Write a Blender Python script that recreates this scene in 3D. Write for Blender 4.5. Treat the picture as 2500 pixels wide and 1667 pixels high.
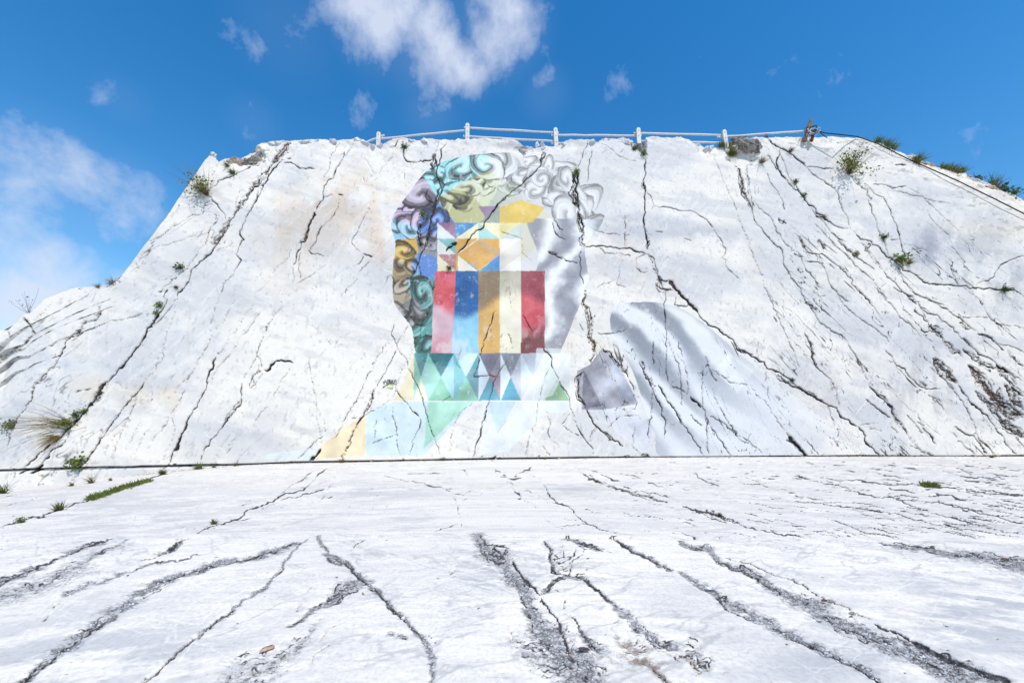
import bpy, bmesh, math, random
import numpy as np
from mathutils import Vector, Matrix

for o in list(bpy.data.objects):
    bpy.data.objects.remove(o, do_unlink=True)
SC = bpy.context.scene
COL = SC.collection
R = math.radians

# ------------------------------------------------------------------ camera
CAM_H, PITCH, FPX = 1.7, R(10.4), 972.0        # 14 mm on a 36 mm sensor; FPX = focal length in photo pixels
cam_d = bpy.data.cameras.new('camera'); cam = bpy.data.objects.new('camera', cam_d); COL.objects.link(cam)
cam.location = (0, 0, CAM_H); cam.rotation_euler = (R(90) + PITCH, 0, 0)
cam_d.lens = 14.0; cam_d.sensor_width = 36.0; cam_d.clip_start = 0.05; cam_d.clip_end = 5000
SC.camera = cam

# ------------------------------------------------------------------ light, sky, exposure
SUN_DIR = Vector((0.28, -0.56, 0.90)).normalized()      # towards the sun: high, behind the camera, a little right
sun_d = bpy.data.lights.new('sun', 'SUN'); sun = bpy.data.objects.new('sun', sun_d); COL.objects.link(sun)
sun_d.energy = 3.7; sun_d.angle = R(0.55); sun_d.color = (1.0, 0.945, 0.87)
sun.rotation_euler = (-SUN_DIR).to_track_quat('-Z', 'Y').to_euler(); sun.location = (5, -20, 40)

SC.render.engine = 'CYCLES'
SC.cycles.max_bounces = 5; SC.cycles.diffuse_bounces = 3; SC.cycles.glossy_bounces = 1; SC.cycles.transmission_bounces = 1; SC.cycles.transparent_max_bounces = 2
SC.view_settings.view_transform = 'Standard'; SC.view_settings.look = 'None'
SC.view_settings.exposure = 0.19; SC.view_settings.gamma = 1.0
SC.view_settings.use_curve_mapping = False

def px_dir(x, y):
    """direction through a point of the photograph (2500 x 1667)"""
    a, b = (np.asarray(x, float) - 1250.0) / FPX, (833.5 - np.asarray(y, float)) / FPX
    return np.array([a + 0 * b, math.cos(PITCH) - b * math.sin(PITCH) + 0 * a, math.sin(PITCH) + b * math.cos(PITCH) + 0 * a])

world = bpy.data.worlds.new('World'); SC.world = world; world.use_nodes = True
world.cycles.sampling_method = 'MANUAL'; world.cycles.sample_map_resolution = 256
wn, wl = world.node_tree.nodes, world.node_tree.links
wn.clear()
def wnode(t, **k):
    n = wn.new(t)
    for a, v in k.items(): setattr(n, a, v)
    return n
def wmath(op, a, b=None, clamp=False):
    n = wnode('ShaderNodeMath', operation=op, use_clamp=clamp)
    for i, v in enumerate((a, b)):
        if v is None: continue
        if isinstance(v, (int, float)): n.inputs[i].default_value = v
        else: wl.new(v, n.inputs[i])
    return n.outputs[0]
sky = wnode('ShaderNodeTexSky', sky_type='NISHITA', sun_disc=False)
sky.sun_elevation = math.asin(SUN_DIR.z); sky.sun_rotation = math.atan2(SUN_DIR.x, SUN_DIR.y)
sky.altitude = 1200; sky.air_density = 1.6; sky.dust_density = 0.3; sky.ozone_density = 5.0
tc = wnode('ShaderNodeTexCoord')
# soft cloud banks: where they drift (direction, angular radius), in view and round the rest of the sky
banks = []
for (x, y, r, st) in [(940, 10, .13, 1.0), (1215, 60, .11, 1.0), (1050, 100, .12, .95), (1130, 150, .08, .9), (1330, 225, .06, .42), (1050, 265, .07, .5), (700, 60, .10, .3),
                      (300, 245, .04, .22), (620, 300, .05, .3), (110, 450, .11, .74), (270, 500, .10, .70), (370, 520, .05, .4), (10, 550, .09, .6), (240, 560, .07, .35),
                      (150, 655, .09, .95), (50, 745, .11, .95), (250, 690, .06, .7), (-120, 640, .10, .6), (-700, 700, .2, .7), (1000, -700, .3, .8)]:
    d = px_dir(x, y); banks.append((d / np.linalg.norm(d), r, st))
_r = random.Random(4)
for i in range(9):
    az, el = R(60 + i * 17 + _r.uniform(-6, 6)), R(_r.uniform(8, 45))
    banks.append((np.array([math.sin(az + 1.0) * math.cos(el), math.cos(az + 1.0) * math.cos(el), math.sin(el)]), _r.uniform(.12, .3), .8))
mask = None
nrm = wnode('ShaderNodeVectorMath', operation='NORMALIZE'); wl.new(tc.outputs['Generated'], nrm.inputs[0])
for d, r, st in banks:
    dp = wnode('ShaderNodeVectorMath', operation='DISTANCE'); wl.new(nrm.outputs[0], dp.inputs[0]); dp.inputs[1].default_value = d
    mr = wnode('ShaderNodeMapRange', interpolation_type='SMOOTHSTEP'); wl.new(dp.outputs['Value'], mr.inputs['Value'])
    mr.inputs['From Min'].default_value = r * 1.25; mr.inputs['From Max'].default_value = r * 0.15
    mr.inputs['To Min'].default_value = 0; mr.inputs['To Max'].default_value = st
    mask = mr.outputs[0] if mask is None else wmath('MAXIMUM', mask, mr.outputs[0])
mp = wnode('ShaderNodeMapping'); wl.new(nrm.outputs[0], mp.inputs['Vector']); mp.inputs['Scale'].default_value = (1.15, 1.0, 0.9)
n1 = wnode('ShaderNodeTexNoise'); wl.new(mp.outputs[0], n1.inputs['Vector'])
n1.inputs['Scale'].default_value = 7.5; n1.inputs['Detail'].default_value = 8; n1.inputs['Roughness'].default_value = 0.62; n1.inputs['Distortion'].default_value = 0.15
dens = wmath('MULTIPLY', wmath('ADD', wmath('SUBTRACT', n1.outputs['Fac'], 0.63), wmath('MULTIPLY', mask, 0.41)), 2.8, True)
dens = wmath('MULTIPLY', dens, 0.86)
hz = wmath('MULTIPLY', mask, 0.10)
dens = wmath('MAXIMUM', dens, hz)
mix = wnode('ShaderNodeMix', data_type='RGBA'); wl.new(dens, mix.inputs[0])
hsv = wnode('ShaderNodeHueSaturation'); wl.new(sky.outputs[0], hsv.inputs['Color']); hsv.inputs['Saturation'].default_value = 1.34
SKY_S = 0.15
wl.new(hsv.outputs[0], mix.inputs[6]); mix.inputs[7].default_value = (4.3, 4.7, 5.6, 1)
bg = wnode('ShaderNodeBackground'); bg.inputs['Strength'].default_value = SKY_S; wl.new(mix.outputs[2], bg.inputs['Color'])
wo = wnode('ShaderNodeOutputWorld'); wl.new(bg.outputs[0], wo.inputs['Surface'])

# ------------------------------------------------------------------ helpers: names, tags
def tag(o, label=None, cat=None, group=None, kind=None):
    if label: o['label'] = label
    if cat: o['category'] = cat
    if group: o['group'] = group
    if kind: o['kind'] = kind
    return o
def link(name, me, parent=None):
    o = bpy.data.objects.new(name, me); COL.objects.link(o)
    if parent is not None: o.parent = parent
    return o
def empty(name, loc=(0, 0, 0)):
    o = bpy.data.objects.new(name, None); COL.objects.link(o); o.location = loc; o.empty_display_size = .2
    return o
def srgb(r, g, b):
    f = lambda c: c / 12.92 if c <= .04045 else ((c + .055) / 1.055) ** 2.4
    return (f(r), f(g), f(b))

# ------------------------------------------------------------------ helpers: noise
_TAB = np.random.default_rng(1).random((512, 512)).astype(np.float32)
def _hash(ix, iy, seed): return _TAB[(ix + seed * 37) & 511, (iy + seed * 91) & 511]
def vnoise(x, y, seed=0):
    x = np.asarray(x, np.float32); y = np.asarray(y, np.float32)
    ix, iy = np.floor(x).astype(np.int32), np.floor(y).astype(np.int32); fx, fy = x - ix, y - iy
    fx = fx * fx * (3 - 2 * fx); fy = fy * fy * (3 - 2 * fy)
    a, b = _hash(ix, iy, seed), _hash(ix + 1, iy, seed)
    c, d = _hash(ix, iy + 1, seed), _hash(ix + 1, iy + 1, seed)
    return (a * (1 - fx) + b * fx) * (1 - fy) + (c * (1 - fx) + d * fx) * fy
def fbm(x, y, seed=0, oct=4, rough=.5):
    s, a, t = 0, 1, 0
    for i in range(oct):
        s = s + a * vnoise(x * 2 ** i + 17.3 * i, y * 2 ** i - 9.1 * i, seed + i); t += a; a *= rough
    return s / t
def wiggle(n, per, lo=0., hi=1.):
    """smooth random series of n values, about per samples to a wave"""
    k = max(int(n / per) + 3, 4); v = RNG.random(k); return lo + (hi - lo) * np.interp(np.linspace(0, k - 1, n), np.arange(k), v)
def sstep(a, b, x):
    t = np.clip((np.asarray(x, float) - a) / (b - a), 0, 1); return t * t * (3 - 2 * t)

# ------------------------------------------------------------------ the place in metres: wall face, floor
TL = math.tan(R(6.0))                                    # the sawn face leans back by six degrees
def floor_hit(x, y, z=0.0):
    d = px_dir(x, y); t = (z - CAM_H) / d[2]; return np.array([t * d[0], t * d[1]]).T
_b = np.array([floor_hit(x, y) for x, y in [(0, 1149.5), (640, 1133), (1200, 1121), (1840, 1116), (2500, 1114)]])
_q = np.polyfit(_b[:, 0], _b[:, 1], 2)
XL, XR = -18.5, 27.5
def wall_base(X):
    X = np.asarray(X, float); Xc = np.clip(X, XL, XR)
    return (_q[0] * Xc + _q[1]) * Xc + _q[2] + (2 * _q[0] * Xc + _q[1]) * (X - Xc)
def wall_hit(x, y, off=0.0):
    """photo point -> (X, Z) on the leaning face, off metres in front of it"""
    d = px_dir(x, y); t = 15.0
    for i in range(9):
        t = (wall_base(t * d[0]) - off + CAM_H * TL) / (d[1] - d[2] * TL)
    return np.array([t * d[0], CAM_H + t * d[2]]).T
def wall_pt(x, y, off=0.0):
    X, Z = wall_hit(x, y, off); return Vector((X, float(wall_base(X)) + Z * TL - off, Z))
def to_px(X, Y, Z):
    dz = Z - CAM_H
    f = Y * math.cos(PITCH) + dz * math.sin(PITCH); u = -Y * math.sin(PITCH) + dz * math.cos(PITCH)
    return 1250 + FPX * X / f, 833.5 - FPX * u / f
CR = {'c1': (0, 300, .2742), 'c2': (0, 730, .2742), 'c3': (600, 300, .2742), 'c4': (600, 730, .2742), 'c5': (1200, 280, .2742), 'c6': (1200, 710, .2742),
      'c7': (1800, 280, .2998), 'c8': (1800, 700, .2998), 'g1': (0, 1100, .3616), 'g2': (800, 1100, .3616), 'g3': (1660, 1100, .3616)}
def parse(crop, s):
    v = [float(t) for t in s.replace(',', ' ').split()]
    ox, oy, k = CR[crop]
    return np.array([(ox + v[i] * k, oy + v[i + 1] * k) for i in range(0, len(v), 2)])

RNG = np.random.default_rng(11)
def roughen(P, step=7.0, amp=.04):
    """fractal midpoint displacement of a polyline"""
    P = np.asarray(P, float)
    while True:
        seg = np.diff(P, axis=0); L = np.hypot(seg[:, 0], seg[:, 1])
        if L.max() <= step or len(P) > 600: return P
        out = [P[0]]
        for i in range(len(seg)):
            if L[i] > step:
                m = (P[i] + P[i + 1]) / 2; nrm_ = np.array([-seg[i, 1], seg[i, 0]]) / L[i]
                out.append(m + nrm_ * RNG.normal() * amp * (1 if L[i] > 26 else 2.4) * L[i])
            out.append(P[i + 1])
        P = np.array(out)
# ------------------------------------------------------------------ fracture lines, followed on the rock (kind of line, width in photo px, points)
WALL_CRACKS = '''
c2 3.5 215,160 265,240 305,310
c2 3 290,285 240,350 200,410
c2 2.5 75,280 75,345
c2 1.6 400,430 600,340 740,290 960,200 1360,70
c2 1.3 980,0 940,20
c1 2 1880,580 1940,520 2030,490 2180,430 2300,340
c1 2 1840,640 1900,700 1950,760 2000,820 2000,870
c1 1.5 1310,1070 1440,1000 1590,900 1700,820 1760,820
c1 .8 1220,1190 1350,1130 1550,1060 1750,990
c1 1.5 1880,480 1920,420
c1 r16 2310,530 2230,620 2110,790 2030,880
c1 r26b 2050,850 1990,960 1930,1030 1880,1080
c1 2 2334,590 2250,750 2170,900 2130,990 2170,1040 2090,1170 2140,1220 2080,1330 1980,1470 1940,1560
c1 1.8 1960,800 1900,900 1850,970 1830,1050 1750,1160 1680,1250 1620,1320 1500,1430 1370,1560
c1 3 1960,1000 1910,1090 1840,1180 1760,1250 1690,1320 1680,1390 1610,1480 1570,1560
c1 1.2 2100,1060 2000,1110 1880,1140 1740,1250
c1 1.5 2090,750 2120,640 2150,570
c1 1 1190,1230 1220,1310 1190,1370 1190,1480
c1 1 1340,1130 1270,1240 1190,1340
c1 1 1840,690 1760,770 1700,820
c1 1.2 1770,800 1880,795 1920,820 1900,880
c1 2.5 1480,1480 1440,1560
c2 4.5 1480,0 1440,90 1380,170 1300,260 1290,300 1230,410 1120,540 1050,610 980,690 920,750
c2 r24 940,740 860,840 820,900 760,970
c2 6 920,750 860,840 820,900 760,970 700,1040 640,1100 560,1180 440,1290
c2 4 440,1290 300,1400 190,1500
c2 2 1570,0 1500,90 1390,210 1300,300
c2 2.5 740,200 700,280 640,320 590,360 550,440 500,560 470,600 400,660 340,720 280,790 260,880 210,950 120,1060 80,1170 40,1290 10,1370
c2 r14 760,190 700,280 660,320
c2 r12 890,50 870,140 840,180 760,210
c2 r10b 400,660 340,720 280,790 260,830
c2 3 1280,720 1220,820 1150,900 1060,1000 980,1110 900,1230 820,1350 760,1420 700,1490 660,1560
c2 1.2 1450,430 1400,520 1320,650 1280,720
c2 1.2 1560,50 1500,250 1450,380 1420,560 1330,680 1280,730
c2 1.5 1210,840 1190,940 1120,1080 1060,1200 1020,1300 990,1420
c2 1.2 1120,1080 1000,1230 930,1330 910,1400
c2 2 1340,810 1335,930
c2 1.2 1270,890 1220,950
c2 1.6 1940,0 1900,110 1850,260
c2 1.5 1850,270 1890,300 1840,420 1740,570 1700,660 1640,780 1590,900 1540,980 1510,1030 1440,1140 1340,1280 1300,1340
c2 1.2 2090,0 2000,150 1900,290
c2 1.2 2270,20 2130,240 1970,460 1930,520
c2 1.2 2334,90 2200,270 2050,480 1960,580 1920,620 1880,690 1840,760
c2 3 1930,480 1890,580 1850,650 1830,730 1830,770 1780,880 1720,980 1660,1080 1640,1160 1600,1240 1540,1340 1500,1460 1480,1500
c2 7 1610,1210 1580,1280 1540,1350
c2 2.5 2150,730 2145,880 2140,940 2080,990 2010,1080 1970,1150 1900,1230 1800,1380 1760,1460
c2 r14 2140,900 2080,990 2010,1080 1980,1140
c2 1.2 2330,340 2280,500 2220,620 2150,720
c2 1.5 2334,640 2240,680 2220,800
c2 1 2160,1000 2050,1200 1960,1330 1880,1460
c2 1.2 1540,960 1520,1070 1550,1160 1520,1260 1460,1380 1420,1500
c2 1 1610,590 1540,680 1510,740
c2 1.5 1700,640 1560,800 1470,930
c2 1.2 1240,1100 1150,1270 1100,1360
c2 1.2 1300,1170 1220,1320 1150,1430
c2 1.5 760,1080 720,1220 660,1400
c2 1.5 610,900 590,980 550,1060
c2 3 620,1170 560,1270 420,1370 330,1500
c2 1.5 640,850 720,810 800,790
c2 1.2 960,740 1040,740 1070,790 1150,835
c2 1 470,20 380,130 300,200
c2 8 150,1560 190,1510
c2 7 240,1550 300,1520 360,1480
c3 r26b 400,180 340,250 290,310 240,370
c3 r14 240,370 180,460 120,540 50,600 0,680
c3 3 330,340 260,410 200,490 150,590 70,740 0,860
c3 1.8 340,360 410,360 470,400 540,420 620,420
c3 2.5 370,325 410,325
c3 1.2 240,190 280,260 320,290
c3 2.2 900,240 860,340 800,440 750,510 700,570 690,640 665,710 620,800
c3 4.5 620,800 580,890 550,970 520,1050
c3 2.4 520,1050 490,1120 450,1200 415,1270
c3 r12 560,950 520,1050 470,1080
c3 1.2 840,150 770,280 750,400 710,470 690,520
c3 1.2 960,160 910,260 880,310
c3 1.5 680,670 780,650
c3 2.4 820,640 870,648
c3 1.6 850,690 800,790 740,880 680,930 640,1000 600,1090 560,1140 600,1170 740,1185
c3 2 690,920 650,990
c3 1.3 1140,680 1100,760 1060,830 1010,940 950,1040 940,1070 980,1120 1050,1170
c3 3 1040,1165 1080,1182 1130,1192
c3 2 1050,1190 1020,1240 990,1260
c3 1.8 1100,1240 1050,1280 1010,1320
c3 1.2 490,1130 470,1250 470,1410
c3 1.2 415,1270 420,1400 405,1460
c3 1.2 1000,1380 930,1450 880,1530
c3 1 1310,280 1240,390 1170,500 1120,520
c3 1 1050,310 1110,390 1150,470
c3 1.3 1050,490 1065,540
c3 2 1440,190 1400,270 1410,310 1470,350 1640,340 1680,320
c3 2 1370,140 1330,210 1310,215
c3 2.2 1780,140 1740,280 1720,380 1700,440 1720,520 1740,580 1720,660 1690,740 1660,830 1640,920 1620,1040 1590,1120 1560,1170 1540,1230 1490,1340 1470,1420 1440,1530
c3 r16 1740,580 1690,740 1660,830
c3 r12 1640,920 1620,1040 1590,1120
c3 r18 1690,280 1680,340 1660,420
c3 1.5 1720,150 1685,270
c3 1 1470,350 1490,420
c3 1 1410,400 1410,530
c3 2 1620,600 1610,680 1680,720
c3 2.6 2334,650 2260,720 2190,800 2140,870 2110,940 2030,990 1960,1090 1900,1150 1870,1190
c3 r12 1560,900 1550,1020 1560,1100
c3 r12 1880,1080 1780,1150
c3 1 420,1060 380,1200 250,1320 180,1440 60,1540
c3 1 720,1260 560,1370 430,1440
c3 1.5 1690,1400 1660,1530
c4 1.6 310,0 315,80 230,180 190,230 160,310 120,410 90,500 50,580 20,650
c4 r9 190,220 170,290
c4 3.6 150,625 185,640 250,560 270,548 340,555 415,572
c4 1.5 90,500 150,610
c4 1.5 150,650 90,740 40,810
c4 1.6 110,580 60,720 35,810
c4 1.5 20,680 150,640
c4 1.2 410,590 340,690 270,820 200,930 60,1120
c4 1.6 1260,370 1180,500 1090,660 1050,760 960,930 890,1050 830,1170 790,1240 740,1270
c4 1.6 1370,130 1320,220 1290,300 1330,385 1420,520 1480,660 1510,740 1560,860 1610,1030 1660,1200 1725,1420
c4 2 1340,450 1250,620 1190,730 1150,800
c4 r14 1150,800 1110,900 1060,1000 1040,1020
c4 3 1060,1010 970,1160
c4 r12 970,1160 920,1270 880,1360 850,1440
c4 1.2 1420,560 1350,750 1310,870 1200,970 1020,1060 900,1070
c4 1.8 1330,800 1370,860 1450,940 1510,1010 1560,1080 1540,1160 1490,1290 1450,1390
c4 3 1490,1000 1540,1040
c4 1.2 560,520 570,660 600,770 620,950 650,1150 670,1300
c4 1.2 690,1050 710,1200
c4 1.4 690,1200 590,1290 460,1420
c4 1.5 1300,960 1330,1100 1350,1220 1380,1400
c4 1.5 1120,1290 1340,1210
c4 1.3 1160,1070 1140,1140 1160,1180 1140,1270
c4 1.8 2230,100 2200,150 2140,330 2080,500 2050,620 2030,690 2260,690
c4 2 2334,550 2250,650 2220,720 2190,830 2150,950 2130,1060 2100,1120 2060,1270 2020,1430
c4 r10 2140,980 2130,1090
c4 1.2 1870,580 1910,620
c4 1.2 1910,420 1870,590
c4 1.6 1640,310 1560,350
c4 1.2 2010,930 1930,990 1890,1040 1840,1180 1780,1400
c4 1.3 1650,40 1560,230 1540,330
c4 1.2 1830,870 1720,920
c4 1.5 1450,240 1390,320 1330,400
c4 1.2 1480,440 1420,580
c4 6 660,1340 620,1400 560,1440
c5 2.6 460,330 440,440 400,500 300,590 220,660 140,730 60,800 0,890
c5 r12 470,330 440,440
c5 1.6 860,230 820,330 790,420 770,500
c5 r22 730,520 740,600 720,700 740,780 770,850
c5 r20 770,850 790,920 800,1000 820,1060
c5 3 770,500 770,600 745,680 770,760 790,860
c5 r14b 820,1060 800,1100 800,1150 840,1175
c5 2.4 840,1175 900,1165 1000,1165 1100,1180 1190,1185 1340,1220 1400,1240
c5 r12 1390,1240 1440,1290 1450,1360 1480,1430
c5 2.4 1480,1430 1540,1480 1580,1470
c5 2 800,1190 780,1260 790,1400 820,1520
c5 1.6 540,960 570,1060 600,1090 660,1120
c5 2 540,940 640,1030
c5 r10 500,1220 560,1230 640,1280
c5 2 640,1280 700,1310 770,1330
c5 2.4 1380,380 1365,480 1370,640 1370,760 1360,900 1360,1000 1390,1120 1390,1210
c5 r12 1365,1000 1390,1120 1390,1200
c5 r8 1365,600 1370,660
c5 1.5 1370,660 1410,710 1450,805 1500,825 1570,820 1680,850 1820,870 1920,930 1980,1010 2030,1090 2090,1200 2080,1250 2050,1270 2090,1350 2210,1490
c5 1.6 890,320 870,400 860,480 850,600
c5 1.2 970,250 1070,310 1140,370 1240,410 1310,430
c5 1.3 1190,870 1190,1060 1180,1190
c5 1.6 1160,1060 1240,1070
c5 1.5 1180,1110 1220,1110
c5 1.3 940,1180 1010,1230 1180,1250 1260,1260
c5 1.5 1290,1270 1290,1360 1330,1400 1400,1400
c5 1.3 1380,1240 1280,1280
c5 9b 1590,1475 1640,1550 1690,1600
c5 r18b 1480,1430 1500,1540 1600,1560
c5 1.4 940,1550 1000,1500 1080,1480
c5 1.3 1150,1380 1120,1520 1200,1540
c5 1.2 860,1000 960,1040 1060,1060 1160,1070
c5 r12 2100,370 2200,440 2210,540 2230,640 2260,740 2320,820 2334,880
c5 1.5 2280,460 2290,620 2300,720
c5 .9 1980,360 2040,500 2100,650 2180,830 2250,1020 2334,1230
c5 1.2 1460,1040 1530,1050
c5 1.3 1700,1100 1780,1130
c5 1.3 340,600 240,720
c5 1.2 300,660 340,750
c5 1.2 80,1030 200,1080 270,1110 270,1230 360,1310
c5 2 660,260 620,300
c6 r16b 830,0 820,80 830,150 860,220 880,280 870,350 870,410 910,470 910,540 900,600 880,640
c6 1.5 780,290 830,350
c6 8b 1680,30 1760,110 1840,190
c6 2.6 1840,190 1890,260 1950,310 2030,340 2150,430 2180,490 2250,550 2334,590
c6 2 1640,50 1630,120 1740,140 1760,100
c6 r12 990,510 1060,580 1130,640 1170,710 1220,770
c6 1.6 1220,770 1270,890
c6 1.3 940,370 1100,375 1200,340
c6 r14 820,720 760,790 770,870 780,940 840,1040
c6 2.4 840,1040 870,1100 920,1190 1000,1260 1090,1330 1190,1390
c6 r10b 1000,1260 1090,1330
c6 r9 920,1190 900,1270 860,1350
c6 1.6 470,490 540,600 540,680 600,800 680,920 700,1000 720,1080 770,1220 840,1330 910,1420 910,1490
c6 1.3 520,680 450,850 410,1000 400,1140 340,1290 300,1490
c6 1.5 480,1070 520,1170 500,1270 600,1400
c6 1.5 620,1190 700,1250 790,1290
c6 1.2 620,1190 700,1090
c6 1.6 1440,440 1440,660
c6 1.8 1550,0 1545,200 1560,380 1555,600 1560,750 1580,830
c6 1.5 1570,430 1620,560 1660,640 1680,760 1690,900 1700,1030
c6 1.5 1660,440 1700,620 1740,730 1750,850 1740,920 1650,860 1590,840
c6 2 1320,620 1350,700 1400,790 1430,870 1470,960 1520,1050 1540,1130 1540,1310
c6 r9 1330,620 1400,790 1430,870
c6 2 1480,820 1520,900 1590,1000 1650,1090 1700,1180 1780,1280 1890,1480
c6 r10 1640,1070 1700,1180
c6 4 1770,940 1830,990 1870,1040
c6 1.5 1870,650 1880,830 1880,950 1900,1100 1920,1220 1940,1480
c6 1.5 1960,870 2010,1000 2080,1120 2130,1200
c6 r9 2120,1190 2150,1230 2190,1300
c6 1.5 1930,1110 2060,1170 2200,1310 2334,1370
c6 1.6 1960,1220 2040,1330 2140,1470
c6 1.8 1770,1090 1830,1160 1880,1210
c6 1.6 1420,880 1430,1030 1410,1160 1400,1350
c6 1.3 1270,1170 1260,1380 1310,1430 1340,1490
c6 1.2 1140,1110 1100,1160 1030,1230
c6 1.2 1170,1120 1310,1110 1330,1150
c6 1.3 1910,560 1920,660 2020,820
c6 1.2 1960,700 2060,760 2140,820 2334,850
c6 1.3 450,1370 520,1490
c6 1.2 160,0 180,200
c6 1.2 140,380 180,530
c6 1.4 280,180 370,380
c6 2.4 460,500 540,600
c6 r14 1330,1470 1410,1475
c7 3.4 250,190 290,240 340,265 410,300 460,330 520,380 560,420
c7 1.8 560,420 600,470 680,530 760,580 820,650 850,760 900,880 920,930
c7 2.6 920,930 990,1010 1070,1030 1130,1070 1200,1140 1260,1180 1340,1240 1430,1290 1500,1340 1570,1380 1700,1385 1800,1400 1880,1415 2040,1415 2140,1430 2250,1430 2335,1490
c7 2.4 330,260 350,320 320,390 340,450 400,520 460,600 520,640 580,730 640,790 740,870 830,920 900,930
c7 r9 340,450 400,520
c7 r10 640,790 740,870
c7 2 240,330 300,400 340,450
c7 1.6 350,330 400,430 450,540 520,640
c7 1.5 240,470 290,570 350,660 380,740 390,790
c7 1.6 60,420 90,520 110,640 120,700 130,800 150,870 210,940 270,1020 350,1080 380,1170 400,1250 440,1330 510,1400 560,1500
c7 r9 20,400 30,500 50,590 80,690
c7 1.3 130,690 180,760 260,820 290,860 320,950 390,1050 460,1110 520,1150 560,1180
c7 r10 340,840 400,890
c7 1.8 470,970 520,1020 550,1090 600,1130 700,1140 760,1190 830,1240 930,1330 970,1400 1040,1470 1110,1560
c7 r9 490,990 550,1090
c7 1.8 550,1190 650,1200 710,1250 740,1340 780,1410 840,1470 930,1530
c7 1.5 590,740 700,870 760,960 820,1010 880,1040
c7 r14b 820,1020 870,1070 930,1120 980,1170
c7 2.4 980,1170 1060,1220 1120,1260
c7 r10 1000,1050 1060,1110 1120,1180 1190,1260
c7 2.4 1190,1260 1250,1330 1310,1390 1400,1480 1480,1550
c7 1.5 850,1090 900,1170 980,1240 1080,1320 1170,1420 1240,1540
c7 1.8 570,425 660,430 780,445
c7 r12 900,500 960,540 1010,590 1050,660 1090,700
c7 2 1060,700 1090,800 1130,920 1170,1010 1200,1080 1240,1160
c7 2.2 1180,670 1210,720 1250,800 1290,900 1310,970 1330,1050 1360,1130 1380,1180
c7 1.2 990,530 1080,610 1130,660 1190,680
c7 1.4 1090,570 1200,575 1250,605 1380,590
c7 .9 1380,590 1510,680 1610,780 1720,870 1800,960
c7 1.1 1250,605 1400,660 1540,690 1740,720
c7 2 2335,1155 2220,1185 2130,1240 2080,1330 2020,1355 1930,1390
c7 .9 1540,780 1620,900 1700,970 1740,1080 1820,1180
c7 1.4 1240,1020 1330,1025
c7 1 1340,1050 1440,1070 1540,1110
c7 1.1 0,820 60,970 130,1130 190,1290 250,1440 310,1568
c7 1.6 680,1040 710,1130
c7 1.5 460,1110 530,1180 560,1260 640,1350 700,1420
c7 2 1340,1310 1400,1400 1500,1480 1600,1520 1690,1560
c7 1.4 1720,1220 1760,1310 1800,1400
c7 1.2 1900,1440 1960,1500 2000,1560
c7 1 620,880 700,960 780,1060 900,1160
c7 3.4 1380,360 1450,380 1510,370
c7 3 1280,410 1370,415
c7 3 1900,460 1980,500 2070,525
c7 3.4 2050,570 2130,585
c7 2 990,215 1040,225
c7 2 1550,390 1640,410
c7 2 1810,480 1850,490
c8 2.6 0,480 70,530 150,580 220,610 240,660 330,690 410,740 480,800
c8 r9 330,720 430,790 550,850 640,900 720,950
c8 3 480,800 550,850 640,900 720,950 750,970 820,990 850,1060 910,1080 930,1110 990,1140
c8 2.4 990,1140 1030,1180 1040,1250 1100,1310 1170,1380
c8 2 310,720 370,770 430,800 540,840
c8 1.5 240,0 290,130 350,280 400,390 460,520 520,690
c8 r8 545,370 590,450 610,530 630,610 650,660
c8 1.5 650,660 760,750 800,830 830,930 840,980
c8 1.6 520,30 560,110 620,190 680,290 770,360 820,380 890,430 950,530 1000,610 1060,740 1110,820
c8 1.5 610,80 680,160 770,250
c8 r12 1080,790 1150,880 1230,940 1280,1000 1290,1060 1340,1120 1390,1210
c8 2 1050,910 1130,970 1220,1040 1260,1070
c8 1.6 820,60 880,150 960,220 1040,280 1130,340 1200,400 1250,480
c8 1.5 980,0 1060,90 1130,180 1200,290
c8 1.6 1120,0 1190,80 1280,170 1330,250 1420,310 1520,420
c8 1.8 1200,500 1290,620 1380,690 1430,750 1500,810 1560,830 1660,830
c8 r12 1490,760 1550,830
c8 1.6 1560,880 1640,920 1700,1020
c8 2 1270,0 1380,60
c8 r12 1380,60 1450,110
c8 2.4 1440,180 1560,290
c8 r22 1560,310 1620,350 1680,420
c8 r16b 1680,420 1760,520 1830,570
c8 3 1500,350 1570,370
c8 r14 1810,290 1890,350
c8 6 1950,380 2080,450
c8 r14 1830,420 1920,480
c8 2 1380,60 1500,170 1640,240 1760,330 1830,420 1900,480 2000,560 2110,630 2200,690 2335,770
c8 r16 1840,500 1920,560 2020,630 2120,660
c8 7 2110,630 2170,665 2210,700
c8 r18 2120,660 2180,720 2240,800 2335,900
c8 r30 1600,580 1680,660 1740,720 1800,790
c8 3 1800,790 1860,880 1960,990 2060,1080
c8 r34b 1880,640 1960,720 2020,800 2090,900
c8 r50 2050,870 2150,960 2230,1010 2335,1040
c8 r22b 2150,830 2090,900
c8 r20 1940,850 2020,920 2090,1000 2140,1080
c8 r32 2140,1080 2210,1150 2335,1240
c8 r26b 2180,800 2250,900 2335,990
c8 4 2230,810 2335,890
c8 2 1620,650 1680,740 1760,830 1820,920 1880,1020 1930,1140 1990,1260 2080,1350
c8 2.2 1880,920 1960,990 2040,1060 2110,1160 2180,1240 2280,1370
c8 2.6 1760,1130 1830,1180 1920,1210 1990,1300 2040,1370
c8 2 1910,1220 1940,1180
c8 1.6 1740,1180 1830,1270 1940,1370
c8 3 1520,1140 1570,1200 1615,1280
c8 2 1390,1040 1440,1100 1520,1190
c8 r9 1440,1300 1520,1340 1600,1375
c8 2 1260,1140 1310,1200
c8 1.5 1390,1210 1480,1310
c8 1.8 1490,70 1620,130 1740,210 1850,290 1960,370
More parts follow.
